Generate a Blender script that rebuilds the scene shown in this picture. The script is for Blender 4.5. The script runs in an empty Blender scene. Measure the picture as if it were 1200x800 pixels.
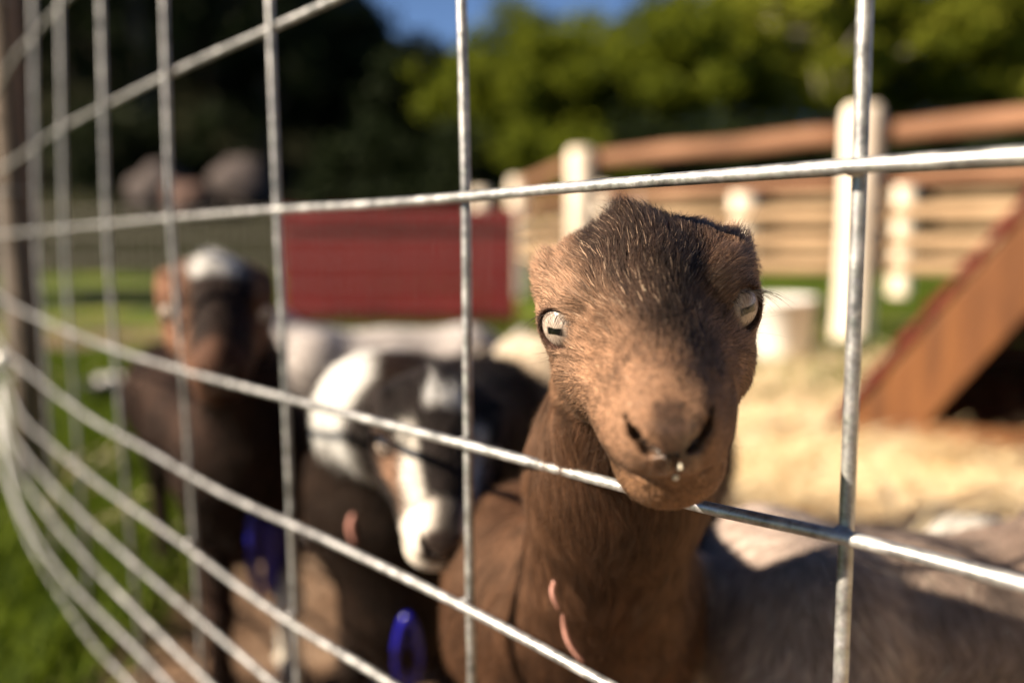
import bpy, math, random
import numpy as np
from mathutils import Vector, Matrix

rnd = random.Random(7)
rng = np.random.default_rng(7)
S = bpy.context.scene
C = S.collection

# ------------------------------------------------------------------ camera, sky, sun
CAM_H = 0.50
PITCH = math.radians(6.72)
FPX = 970.0
cam = bpy.data.cameras.new('camera')
cam_o = bpy.data.objects.new('camera', cam)
C.objects.link(cam_o)
cam_o.location = (0, 0, CAM_H)
cam_o.rotation_euler = (math.pi / 2 - PITCH, 0, 0)
cam.sensor_width = 36
cam.lens = FPX / 1200 * 36
cam.clip_start = 0.01
cam.clip_end = 2000
cam.dof.use_dof = True
cam.dof.focus_distance = 0.325
cam.dof.aperture_fstop = 2.95
cam.dof.aperture_blades = 0
S.camera = cam_o

SUN_TRAVEL = Vector((0.82, 0.24, -0.55)).normalized()
SUN_EL = math.asin(-SUN_TRAVEL.z)
w = bpy.data.worlds.new('World')
S.world = w
w.use_nodes = True
nt = w.node_tree
sky = nt.nodes.new('ShaderNodeTexSky')
sky.sky_type = 'NISHITA'
sky.sun_disc = False
sky.sun_elevation = SUN_EL
sky.sun_rotation = math.atan2(-SUN_TRAVEL.x, -SUN_TRAVEL.y)
sky.air_density = 0.55
sky.dust_density = 0.0
sky.ozone_density = 3.0
nt.links.new(sky.outputs[0], nt.nodes['Background'].inputs[0])
nt.nodes['Background'].inputs[1].default_value = 0.05
sun = bpy.data.lights.new('sun', 'SUN')
sun.energy = 5.0
sun.angle = math.radians(0.55)
sun.color = (1.0, 0.84, 0.64)
sun_o = bpy.data.objects.new('sun', sun)
C.objects.link(sun_o)
sun_o.rotation_euler = SUN_TRAVEL.to_track_quat('-Z', 'Y').to_euler()
sun_o.location = (-5, -1, 4)
S.view_settings.view_transform = 'Standard'
S.view_settings.look = 'None'
S.view_settings.gamma = 1
S.view_settings.exposure = 1.62
S.cycles.use_denoising = True
S.cycles.max_bounces = 8
S.cycles.transparent_max_bounces = 16
S.cycles.sample_clamp_indirect = 6
S.cycles_curves.shape = 'RIBBONS'


def ray(px, py):
    c, s = math.cos(PITCH), math.sin(PITCH)
    u = 400 - py
    return Vector((px - 600, FPX * c + u * s, -FPX * s + u * c))


def P(px, py, Y):
    """world point at world depth Y seen in the direction (px, py)"""
    d = ray(px, py)
    t = Y / d.y
    return Vector((d.x * t, Y, CAM_H + d.z * t))


# ------------------------------------------------------------------ materials
def new_mat(name):
    m = bpy.data.materials.new(name)
    m.use_nodes = True
    return m, m.node_tree, m.node_tree.nodes['Principled BSDF']


def noise_mat(name, cols, scale=20, rough=0.8, detail=6, bump=0.0, bscale=None, stretch=(1, 1, 1), metallic=0.0,
              stops=None, dist=0.0, rough2=None, spec=0.4, bdist=0.01):
    m, t, b = new_mat(name)
    co = t.nodes.new('ShaderNodeTexCoord')
    mp = t.nodes.new('ShaderNodeMapping')
    mp.inputs['Scale'].default_value = stretch
    t.links.new(co.outputs['Object'], mp.inputs[0])
    n = t.nodes.new('ShaderNodeTexNoise')
    n.inputs['Scale'].default_value = scale
    n.inputs['Detail'].default_value = detail
    n.inputs['Distortion'].default_value = dist
    t.links.new(mp.outputs[0], n.inputs['Vector'])
    r = t.nodes.new('ShaderNodeValToRGB')
    el = r.color_ramp.elements
    stops = stops or [0.3 + 0.4 * i / max(1, len(cols) - 1) for i in range(len(cols))]
    while len(el) < len(cols):
        el.new(0.5)
    for e, p, c in zip(el, stops, cols):
        e.position = p
        e.color = (*c, 1)
    t.links.new(n.outputs['Fac'], r.inputs[0])
    t.links.new(r.outputs[0], b.inputs['Base Color'])
    b.inputs['Roughness'].default_value = rough
    b.inputs['Metallic'].default_value = metallic
    b.inputs['Specular IOR Level'].default_value = spec
    if rough2 is not None:
        mr = t.nodes.new('ShaderNodeMapRange')
        mr.inputs['From Min'].default_value = 0.3
        mr.inputs['From Max'].default_value = 0.7
        mr.inputs['To Min'].default_value = rough
        mr.inputs['To Max'].default_value = rough2
        t.links.new(n.outputs['Fac'], mr.inputs[0])
        t.links.new(mr.outputs[0], b.inputs['Roughness'])
    if bump:
        n2 = t.nodes.new('ShaderNodeTexNoise')
        n2.inputs['Scale'].default_value = bscale or scale * 3
        n2.inputs['Detail'].default_value = 8
        t.links.new(mp.outputs[0], n2.inputs['Vector'])
        bp = t.nodes.new('ShaderNodeBump')
        bp.inputs['Strength'].default_value = bump
        bp.inputs['Distance'].default_value = bdist
        t.links.new(n2.outputs['Fac'], bp.inputs['Height'])
        t.links.new(bp.outputs[0], b.inputs['Normal'])
    return m


def flat_mat(name, col, rough=0.6, metallic=0, spec=0.4):
    m, t, b = new_mat(name)
    b.inputs['Base Color'].default_value = (*col, 1)
    b.inputs['Roughness'].default_value = rough
    b.inputs['Metallic'].default_value = metallic
    b.inputs['Specular IOR Level'].default_value = spec
    return m


def galv_mat():
    m, t, b = new_mat('galvanised_steel')
    co = t.nodes.new('ShaderNodeTexCoord')
    v = t.nodes.new('ShaderNodeTexVoronoi')
    v.inputs['Scale'].default_value = 420
    n = t.nodes.new('ShaderNodeTexNoise')
    n.inputs['Scale'].default_value = 90
    n.inputs['Detail'].default_value = 10
    n.inputs['Roughness'].default_value = 0.7
    n3 = t.nodes.new('ShaderNodeTexNoise')
    n3.inputs['Scale'].default_value = 900
    n3.inputs['Detail'].default_value = 4
    for x in (v, n, n3):
        t.links.new(co.outputs['Object'], x.inputs['Vector'])
    r = t.nodes.new('ShaderNodeValToRGB')
    el = r.color_ramp.elements
    el.new(0.5)
    for e, p, c in zip(el, (0.33, 0.5, 0.68), ((0.17, 0.16, 0.15), (0.38, 0.37, 0.355), (0.60, 0.59, 0.57))):
        e.position = p
        e.color = (*c, 1)
    t.links.new(n.outputs['Fac'], r.inputs[0])
    mx = t.nodes.new('ShaderNodeMix')
    mx.data_type = 'RGBA'
    mx.blend_type = 'MULTIPLY'
    mx.inputs['Factor'].default_value = 0.35
    t.links.new(r.outputs[0], mx.inputs['A'])
    t.links.new(v.outputs['Color'], mx.inputs['B'])
    hs = t.nodes.new('ShaderNodeHueSaturation')
    hs.inputs['Saturation'].default_value = 0.12
    t.links.new(mx.outputs['Result'], hs.inputs['Color'])
    t.links.new(hs.outputs[0], b.inputs['Base Color'])
    b.inputs['Metallic'].default_value = 0.7
    mr = t.nodes.new('ShaderNodeMapRange')
    mr.inputs['From Min'].default_value = 0.3
    mr.inputs['From Max'].default_value = 0.7
    mr.inputs['To Min'].default_value = 0.32
    mr.inputs['To Max'].default_value = 0.6
    t.links.new(n.outputs['Fac'], mr.inputs[0])
    t.links.new(mr.outputs[0], b.inputs['Roughness'])
    bp = t.nodes.new('ShaderNodeBump')
    bp.inputs['Strength'].default_value = 0.25
    bp.inputs['Distance'].default_value = 0.0005
    ad = t.nodes.new('ShaderNodeMath')
    ad.operation = 'ADD'
    t.links.new(n.outputs['Fac'], ad.inputs[0])
    t.links.new(n3.outputs['Fac'], ad.inputs[1])
    t.links.new(ad.outputs[0], bp.inputs['Height'])
    t.links.new(bp.outputs[0], b.inputs['Normal'])
    return m


def attr_mat(name, rough=0.75, mul=1.0):
    m, t, b = new_mat(name)
    a = t.nodes.new('ShaderNodeAttribute')
    a.attribute_name = 'coat'
    t.links.new(a.outputs['Color'], b.inputs['Base Color'])
    b.inputs['Roughness'].default_value = rough
    b.inputs['Specular IOR Level'].default_value = 0.08
    for sock, lo_, hi_ in (('Roughness', .24, rough), ('Specular IOR Level', .55, .08)):
        mr = t.nodes.new('ShaderNodeMapRange')
        mr.inputs['To Min'].default_value = lo_
        mr.inputs['To Max'].default_value = hi_
        t.links.new(a.outputs['Alpha'], mr.inputs[0])
        t.links.new(mr.outputs[0], b.inputs[sock])
    n = t.nodes.new('ShaderNodeTexNoise')
    n.inputs['Scale'].default_value = 900
    n.inputs['Detail'].default_value = 3
    bp = t.nodes.new('ShaderNodeBump')
    bp.inputs['Strength'].default_value = 0.35
    bp.inputs['Distance'].default_value = 0.0004
    t.links.new(n.outputs['Fac'], bp.inputs['Height'])
    t.links.new(bp.outputs[0], b.inputs['Normal'])
    return m


def hair_mat(name):
    m = bpy.data.materials.new(name)
    m.use_nodes = True
    t = m.node_tree
    t.nodes.clear()
    out = t.nodes.new('ShaderNodeOutputMaterial')
    h = t.nodes.new('ShaderNodeBsdfHairPrincipled')
    h.model = 'CHIANG'
    h.parametrization = 'COLOR'
    h.inputs['Roughness'].default_value = 0.5
    h.inputs['Radial Roughness'].default_value = 0.6
    h.inputs['Random Roughness'].default_value = 0.2
    a = t.nodes.new('ShaderNodeAttribute')
    a.attribute_name = 'coat'
    t.links.new(a.outputs['Color'], h.inputs['Color'])
    sn = t.nodes.new('ShaderNodeAttribute')
    sn.attribute_name = 'skin_normal'
    d = t.nodes.new('ShaderNodeBsdfPrincipled')
    d.inputs['Roughness'].default_value = 0.6
    d.inputs['Specular IOR Level'].default_value = 0.12
    t.links.new(a.outputs['Color'], d.inputs['Base Color'])
    vn = t.nodes.new('ShaderNodeVectorMath')
    vn.operation = 'NORMALIZE'
    t.links.new(sn.outputs['Vector'], vn.inputs[0])
    t.links.new(vn.outputs[0], d.inputs['Normal'])
    mx = t.nodes.new('ShaderNodeMixShader')
    mx.inputs[0].default_value = 0.78
    t.links.new(h.outputs[0], mx.inputs[1])
    t.links.new(d.outputs[0], mx.inputs[2])
    t.links.new(mx.outputs[0], out.inputs[0])
    return m


def eye_mat():
    """pale iris with a level bar-shaped pupil; local +Z is the gaze, local X is level"""
    m, t, b = new_mat('goat_eye')
    N, L = t.nodes, t.links
    co = N.new('ShaderNodeTexCoord')
    sp = N.new('ShaderNodeSeparateXYZ')
    L.new(co.outputs['Object'], sp.inputs[0])

    def mth(op, a, bb=None, c=None):
        n = N.new('ShaderNodeMath')
        n.operation = op
        for i, v in enumerate((a, bb, c)):
            if v is None:
                continue
            if isinstance(v, (int, float)):
                n.inputs[i].default_value = v
            else:
                L.new(v, n.inputs[i])
        return n.outputs[0]
    x, y = sp.outputs[0], sp.outputs[1]
    # local unit: radius 1
    ax = mth('ABSOLUTE', x)
    ay = mth('ABSOLUTE', mth('ADD', y, mth('MULTIPLY', mth('MULTIPLY', x, x), 0.15)))
    px = mth('MULTIPLY', mth('SUBTRACT', ax, 0.0), 1 / 0.33)
    py = mth('MULTIPLY', ay, mth('SUBTRACT', 1 / 0.115, mth('MULTIPLY', ax, 8.0)))
    d = mth('POWER', mth('ADD', mth('POWER', px, 5), mth('POWER', py, 5)), 0.2)
    pup = N.new('ShaderNodeMapRange')
    pup.inputs['From Min'].default_value = 0.84
    pup.inputs['From Max'].default_value = 1.18
    L.new(d, pup.inputs[0])
    rr = mth('SQRT', mth('ADD', mth('MULTIPLY', x, x), mth('MULTIPLY', y, y)))
    ang = mth('ARCTAN2', y, x)
    cb = N.new('ShaderNodeCombineXYZ')
    L.new(mth('MULTIPLY', ang, 9), cb.inputs[0])
    L.new(mth('MULTIPLY', rr, 2.2), cb.inputs[1])
    n = N.new('ShaderNodeTexNoise')
    n.inputs['Scale'].default_value = 1.6
    n.inputs['Detail'].default_value = 5
    L.new(cb.outputs[0], n.inputs['Vector'])
    ir = N.new('ShaderNodeValToRGB')
    el = ir.color_ramp.elements
    el.new(0.5)
    for e, p, c in zip(el, (0.3, 0.5, 0.72), ((0.13, 0.095, 0.075), (0.34, 0.27, 0.225), (0.52, 0.45, 0.39))):
        e.position = p
        e.color = (*c, 1)
    L.new(n.outputs['Fac'], ir.inputs[0])
    ring = N.new('ShaderNodeValToRGB')
    e = ring.color_ramp.elements
    e[0].position = 0.52
    e[0].color = (1, 1, 1, 1)
    e[1].position = 0.86
    e[1].color = (0.03, 0.02, 0.018, 1)
    L.new(rr, ring.inputs[0])
    mx = N.new('ShaderNodeMix')
    mx.data_type = 'RGBA'
    mx.blend_type = 'MULTIPLY'
    mx.inputs['Factor'].default_value = 1
    L.new(ir.outputs[0], mx.inputs['A'])
    L.new(ring.outputs[0], mx.inputs['B'])
    mx2 = N.new('ShaderNodeMix')
    mx2.data_type = 'RGBA'
    mx2.inputs['A'].default_value = (0.004, 0.004, 0.005, 1)
    L.new(pup.outputs[0], mx2.inputs['Factor'])
    L.new(mx.outputs['Result'], mx2.inputs['B'])
    L.new(mx2.outputs['Result'], b.inputs['Base Color'])
    b.inputs['Roughness'].default_value = 0.25
    b.inputs['Coat Weight'].default_value = 0.4
    b.inputs['Specular IOR Level'].default_value = 0.2
    b.inputs['Coat Roughness'].default_value = 0.02
    return m


M = dict(
    dull_wire=flat_mat('dull_weathered_wire', (0.30, 0.27, 0.25), 0.8),
    galv=galv_mat(),
    post=noise_mat('weathered_post_wood', [(0.07, 0.052, 0.04), (0.14, 0.105, 0.08), (0.22, 0.17, 0.13)], 30, 0.85, bump=0.5, stretch=(1, 1, 0.08)),
    peeled=noise_mat('peeled_pale_timber', [(0.55, 0.46, 0.36), (0.78, 0.68, 0.55), (0.86, 0.78, 0.66)], 8, 0.8, bump=0.4, stretch=(1, 1, 0.15)),
    rail_red=noise_mat('reddish_brown_rail_wood', [(0.09, 0.04, 0.02), (0.155, 0.072, 0.036), (0.22, 0.11, 0.06)], 7, 0.8, bump=0.4, stretch=(0.3, 1, 1)),
    rail_tan=noise_mat('tan_rail_wood', [(0.15, 0.095, 0.05), (0.26, 0.17, 0.095), (0.35, 0.24, 0.14)], 7, 0.8, bump=0.4, stretch=(0.3, 1, 1)),
    pine=noise_mat('stained_pine_board', [(0.07, 0.025, 0.007), (0.12, 0.044, 0.012), (0.18, 0.072, 0.02)], 9, 0.6, bump=0.3, stretch=(1, 1, 0.2), dist=1.5),
    dark_pine=noise_mat('inner_pine_board', [(0.12, 0.05, 0.02), (0.2, 0.09, 0.04)], 9, 0.8, bump=0.3, stretch=(0.3, 1, 1)),
    shingle=noise_mat('red_shingle', [(0.06, 0.010, 0.007), (0.14, 0.022, 0.015), (0.20, 0.04, 0.026)], 40, 0.9, bump=0.6, bscale=200),
    red=noise_mat('barn_red_paint', [(0.085, 0.008, 0.010), (0.135, 0.014, 0.016), (0.18, 0.022, 0.024)], 5, 0.9, spec=0.08, bump=0.2, stretch=(1, 1, 0.2)),
    white_plastic=noise_mat('white_plastic', [(0.70, 0.68, 0.64), (0.84, 0.83, 0.80)], 12, 0.45),
    black_rubber=noise_mat('black_rubber', [(0.012, 0.012, 0.014), (0.03, 0.03, 0.034)], 20, 0.6),
    bark=noise_mat('bark', [(0.035, 0.026, 0.02), (0.10, 0.08, 0.06)], 14, 0.95, bump=0.8, stretch=(1, 1, 0.2)),
    pale_bark=noise_mat('pale_bark', [(0.20, 0.17, 0.14), (0.38, 0.34, 0.28)], 9, 0.9, bump=0.6, stretch=(1, 1, 0.3)),
    pink=flat_mat('pink_plastic', (0.80, 0.42, 0.35), 0.4),
    blue=flat_mat('blue_plastic', (0.010, 0.010, 0.26), 0.22, spec=0.6),
    hoof=noise_mat('hoof_horn', [(0.04, 0.032, 0.026), (0.10, 0.08, 0.06)], 60, 0.6),
    milk=flat_mat('milky_droplet', (0.82, 0.76, 0.62), 0.15, spec=0.6),
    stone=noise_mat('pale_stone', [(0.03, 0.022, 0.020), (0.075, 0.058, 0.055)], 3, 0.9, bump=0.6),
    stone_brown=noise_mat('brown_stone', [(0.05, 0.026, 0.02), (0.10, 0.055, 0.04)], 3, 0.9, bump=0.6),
    eye=eye_mat(), coat=attr_mat('coat_skin'), hair=hair_mat('coat_hair'),
)


# ------------------------------------------------------------------ object helpers
def link(name, data, parent=None, mat=None):
    o = bpy.data.objects.new(name, data)
    C.objects.link(o)
    if parent is not None:
        o.parent = parent
    if mat is not None and hasattr(data, 'materials') and len(data.materials) == 0:
        data.materials.append(mat)
    return o


def tag(o, label=None, cat=None, group=None, kind=None):
    for k, v in (('label', label), ('category', cat), ('group', group), ('kind', kind)):
        if v:
            o[k] = v
    return o


def empty(name, loc=(0, 0, 0), rz=0):
    o = bpy.data.objects.new(name, None)
    o.empty_display_size = 0.05
    C.objects.link(o)
    o.location = loc
    o.rotation_euler = (0, 0, rz)
    return o


def mesh(name, v, f, smooth=False):
    me = bpy.data.meshes.new(name)
    me.from_pydata([tuple(a) for a in v], [], f)
    me.update()
    if smooth:
        me.polygons.foreach_set('use_smooth', [True] * len(me.polygons))
    return me


def np_mesh(name, v, quads=None, tris=None, smooth=True):
    v = np.asarray(v, np.float32)
    fs, k = (quads, 4) if quads is not None else (tris, 3)
    fs = np.asarray(fs, np.int32)
    me = bpy.data.meshes.new(name)
    me.vertices.add(len(v))
    me.vertices.foreach_set('co', v.ravel())
    me.loops.add(fs.size)
    me.loops.foreach_set('vertex_index', fs.ravel())
    me.polygons.add(len(fs))
    me.polygons.foreach_set('loop_start', np.arange(0, fs.size, k, dtype=np.int32))
    me.polygons.foreach_set('loop_total', np.full(len(fs), k, np.int32))
    if smooth:
        me.polygons.foreach_set('use_smooth', np.ones(len(fs), bool))
    me.update(calc_edges=True)
    me.validate()
    return me


class MB:
    def __init__(s):
        s.v, s.f = [], []

    def box(s, c, d, R=None, jit=0.0, cham=0.0):
        """box of full size d at c, rotation R; edges cut by cham"""
        c = Vector(c)
        hx, hy, hz = d[0] / 2, d[1] / 2, d[2] / 2
        k = min(cham, hx * .6, hy * .6, hz * .6)
        if k <= 0:
            pts = [(x, y, z) for x in (-hx, hx) for y in (-hy, hy) for z in (-hz, hz)]
            fs = [(0, 1, 3, 2), (4, 6, 7, 5), (0, 4, 5, 1), (2, 3, 7, 6), (0, 2, 6, 4), (1, 5, 7, 3)]
        else:
            # chamfered along the longest axis only
            ax = max(range(3), key=lambda i: d[i])
            o = [i for i in range(3) if i != ax]
            h = (hx, hy, hz)
            a, b = h[o[0]], h[o[1]]
            ring = [(-a + k, -b), (a - k, -b), (a, -b + k), (a, b - k), (a - k, b), (-a + k, b), (-a, b - k), (-a, -b + k)]
            pts = []
            for sgn in (-1, 1):
                for (p, q) in ring:
                    t = [0, 0, 0]
                    t[ax] = sgn * h[ax]
                    t[o[0]] = p
                    t[o[1]] = q
                    pts.append(tuple(t))
            fs = [tuple(range(8)), tuple(range(15, 7, -1))] + [(i, (i + 1) % 8, 8 + (i + 1) % 8, 8 + i) for i in range(8)]
        n = len(s.v)
        for p in pts:
            p = Vector(p) + Vector((rnd.uniform(-jit, jit), rnd.uniform(-jit, jit), rnd.uniform(-jit, jit)))
            if R is not None:
                p = R @ p
            s.v.append(tuple(c + p))
        s.f += [tuple(n + i for i in f) for f in fs]
        return s

    def tube(s, pts, r, n=8, caps=True):
        pts = [Vector(p) for p in pts]
        rs = r if isinstance(r, (list, tuple)) else [r] * len(pts)
        base = len(s.v)
        up = None
        for i, p in enumerate(pts):
            t = (pts[min(i + 1, len(pts) - 1)] - pts[max(i - 1, 0)]).normalized()
            if up is None:
                up = Vector((0, 0, 1)) if abs(t.z) < .9 else Vector((1, 0, 0))
            a = t.cross(up).normalized()
            b = a.cross(t).normalized()
            up = b
            for j in range(n):
                th = 2 * math.pi * j / n
                s.v.append(tuple(p + a * math.cos(th) * rs[i] + b * math.sin(th) * rs[i]))
        for i in range(len(pts) - 1):
            for j in range(n):
                q = base + i * n
                s.f.append((q + j, q + (j + 1) % n, q + n + (j + 1) % n, q + n + j))
        if caps:
            s.f.append(tuple(base + j for j in range(n))[::-1])
            s.f.append(tuple(base + (len(pts) - 1) * n + j for j in range(n)))
        return s

    def lathe(s, prof, c=(0, 0, 0), n=24):
        base = len(s.v)
        for (r, z) in prof:
            for j in range(n):
                th = 2 * math.pi * j / n
                s.v.append((c[0] + r * math.cos(th), c[1] + r * math.sin(th), c[2] + z))
        for i in range(len(prof) - 1):
            for j in range(n):
                q = base + i * n
                s.f.append((q + j, q + (j + 1) % n, q + n + (j + 1) % n, q + n + j))
        return s

    def ball(s, c, r, n=10, sq=(1, 1, 1)):
        base = len(s.v)
        c = Vector(c)
        for i in range(n + 1):
            ph = math.pi * i / n
            for j in range(2 * n):
                th = math.pi * j / n
                s.v.append((c.x + r * sq[0] * math.sin(ph) * math.cos(th), c.y + r * sq[1] * math.sin(ph) * math.sin(th), c.z + r * sq[2] * math.cos(ph)))
        for i in range(n):
            for j in range(2 * n):
                a, b = base + i * 2 * n + j, base + i * 2 * n + (j + 1) % (2 * n)
                s.f.append((a, a + 2 * n, b + 2 * n, b))
        return s

    def build(s, name, mat, parent=None, smooth=False, rel=None):
        v = s.v
        if rel is not None:
            v = [(a[0] - rel[0], a[1] - rel[1], a[2] - rel[2]) for a in v]
        return link(name, mesh(name, v, s.f, smooth), parent, mat)


def catmull(pts, per=8):
    pts = [Vector(p) for p in pts]
    out = []
    n = len(pts)
    for i in range(n - 1):
        p0 = pts[max(i - 1, 0)]
        p1, p2 = pts[i], pts[i + 1]
        p3 = pts[min(i + 2, n - 1)]
        for k in range(per):
            t = k / per
            out.append(0.5 * ((2 * p1) + (p2 - p0) * t + (2 * p0 - 5 * p1 + 4 * p2 - p3) * t * t + (3 * p1 - p0 - 3 * p2 + p3) * t ** 3))
    out.append(pts[-1])
    return out


# ------------------------------------------------------------------ noise in numpy
def vnoise(p, f, seed=0):
    q = np.asarray(p, np.float64) * f
    i = np.floor(q).astype(np.int64)
    u = q - i
    u = u * u * (3 - 2 * u)

    def h(a, b, c):
        n = (a * 374761393 + b * 668265263 + c * 2147483647 + seed * 1013904223) & 0x7fffffff
        n = (n ^ (n >> 13)) * 1274126177 & 0x7fffffff
        n = n ^ (n >> 16)
        return (n & 0xffff) / 65535.0
    r = 0
    for dx in (0, 1):
        for dy in (0, 1):
            for dz in (0, 1):
                wgt = (u[:, 0] if dx else 1 - u[:, 0]) * (u[:, 1] if dy else 1 - u[:, 1]) * (u[:, 2] if dz else 1 - u[:, 2])
                r = r + wgt * h(i[:, 0] + dx, i[:, 1] + dy, i[:, 2] + dz)
    return r


def sstep(a, b, x):
    t = np.clip((x - a) / (b - a), 0, 1)
    return t * t * (3 - 2 * t)


# ------------------------------------------------------------------ signed distance bodies
class SDF:
    """ops: list of (kind, data, k, mode)"""

    def __init__(s):
        s.ops = []

    def cone(s, a, b, r1, r2, k=0.01, sub=False):
        s.ops.append(('c', (np.array(a, np.float32), np.array(b, np.float32), r1, r2), k, sub))

    def ell(s, c, r, R=None, k=0.01, sub=False):
        s.ops.append(('e', (np.array(c, np.float32), np.array(r, np.float32), None if R is None else np.array(R, np.float32)), k, sub))

    def eval(s, p):
        p = p.astype(np.float32)
        d = None
        for kind, a, k, sub in s.ops:
            if kind == 'c':
                A, B, r1, r2 = a
                ba = B - A
                pa = p - A
                h = np.clip(pa @ ba / float(ba @ ba), 0, 1)
                q = pa - h[:, None] * ba
                e = np.sqrt((q * q).sum(1)) - (r1 + (r2 - r1) * h)
            else:
                c, r, R = a
                q = p - c
                if R is not None:
                    q = q @ R        # columns of R = local axes
                k0 = np.sqrt(((q / r) ** 2).sum(1)) + 1e-9
                k1 = np.sqrt(((q / (r * r)) ** 2).sum(1)) + 1e-9
                e = k0 * (k0 - 1) / k1
            if d is None:
                d = e
            elif not sub:
                h = np.clip(0.5 + 0.5 * (d - e) / k, 0, 1)
                d = d + (e - d) * h - k * h * (1 - h)
            else:
                h = np.clip(0.5 - 0.5 * (d + e) / k, 0, 1)
                d = d + (-e - d) * h + k * h * (1 - h)
        return d

    def grad(s, p, e=4e-4):
        g = np.zeros((len(p), 3), np.float32)
        for i in range(3):
            o = np.zeros(3, np.float32)
            o[i] = e
            g[:, i] = (s.eval(p + o) - s.eval(p - o)) / (2 * e)
        n = np.linalg.norm(g, axis=1, keepdims=True) + 1e-9
        return g, g / n


def axis_steps(lo, hi, flo, fhi, fine, coarse):
    a = []
    x = flo
    st = fine
    while x > lo:
        st = min(coarse, st * 1.25)
        x -= st
        a.append(x)
    a = a[::-1]
    x = flo
    while x < fhi:
        a.append(x)
        x += fine
    st = fine
    while x < hi:
        a.append(x)
        st = min(coarse, st * 1.25)
        x += st
    a.append(x)
    return np.array(a, np.float32)


def surface_nets(sdf, xs, ys, zs):
    nx, ny, nz = len(xs), len(ys), len(zs)
    V = np.empty((nx, ny, nz), np.float32)
    yy, zz = np.meshgrid(ys, zs, indexing='ij')
    for i0 in range(0, nx, 12):
        i1 = min(nx, i0 + 12)
        X = np.repeat(xs[i0:i1], ny * nz)
        pts = np.stack([X, np.tile(yy.ravel(), i1 - i0), np.tile(zz.ravel(), i1 - i0)], 1)
        V[i0:i1] = sdf.eval(pts).reshape(i1 - i0, ny, nz)
    ins = V < 0
    cnt = np.zeros((nx - 1, ny - 1, nz - 1), np.uint8)
    for a in (0, 1):
        for b in (0, 1):
            for c in (0, 1):
                cnt += ins[a:nx - 1 + a, b:ny - 1 + b, c:nz - 1 + c]
    act = (cnt > 0) & (cnt < 8)
    idx = -np.ones(act.shape, np.int64)
    I, J, K = np.nonzero(act)
    idx[I, J, K] = np.arange(len(I))
    acc = np.zeros((len(I), 3))
    num = np.zeros(len(I))
    corners = [(a, b, c) for a in (0, 1) for b in (0, 1) for c in (0, 1)]
    for c0 in corners:
        for ax in range(3):
            if c0[ax] == 1:
                continue
            c1 = list(c0)
            c1[ax] = 1
            v0 = V[I + c0[0], J + c0[1], K + c0[2]]
            v1 = V[I + c1[0], J + c1[1], K + c1[2]]
            m = (v0 < 0) != (v1 < 0)
            t = np.where(m, v0 / np.where(m, v0 - v1, 1), 0)
            p0 = np.stack([xs[I + c0[0]], ys[J + c0[1]], zs[K + c0[2]]], 1).astype(np.float64)
            p1 = np.stack([xs[I + c1[0]], ys[J + c1[1]], zs[K + c1[2]]], 1)
            acc += np.where(m[:, None], p0 + (p1 - p0) * t[:, None], 0)
            num += m
    v = (acc / num[:, None]).astype(np.float32)
    quads = []
    for ax in range(3):
        A = [slice(1, nx - 1), slice(1, ny - 1), slice(1, nz - 1)]
        A[ax] = slice(0, (nx, ny, nz)[ax] - 1)
        B = list(A)
        B[ax] = slice(1, (nx, ny, nz)[ax])
        s0, s1 = ins[tuple(A)], ins[tuple(B)]
        m = s0 != s1
        g = np.nonzero(m)
        flip = s0[g]
        pos = [g[0] + (0 if ax == 0 else 1), g[1] + (0 if ax == 1 else 1), g[2] + (0 if ax == 2 else 1)]
        u, w_ = [(1, 2), (2, 0), (0, 1)][ax]

        def at(du, dw):
            q = [pos[0].copy(), pos[1].copy(), pos[2].copy()]
            q[u] -= du
            q[w_] -= dw
            return idx[q[0], q[1], q[2]]
        a, b, c, d = at(1, 1), at(0, 1), at(0, 0), at(1, 0)
        q = np.stack([a, b, c, d], 1)
        q = np.where(flip[:, None], q, q[:, ::-1])
        quads.append(q)
    q = np.concatenate(quads)
    q = q[(q >= 0).all(1)]
    for _ in range(2):
        g, n = sdf.grad(v)
        gn = np.linalg.norm(g, axis=1)
        dd = sdf.eval(v) / np.maximum(gn, .3)
        v = v - n * np.clip(dd, -.002, .002)[:, None]
    return v, q


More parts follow.
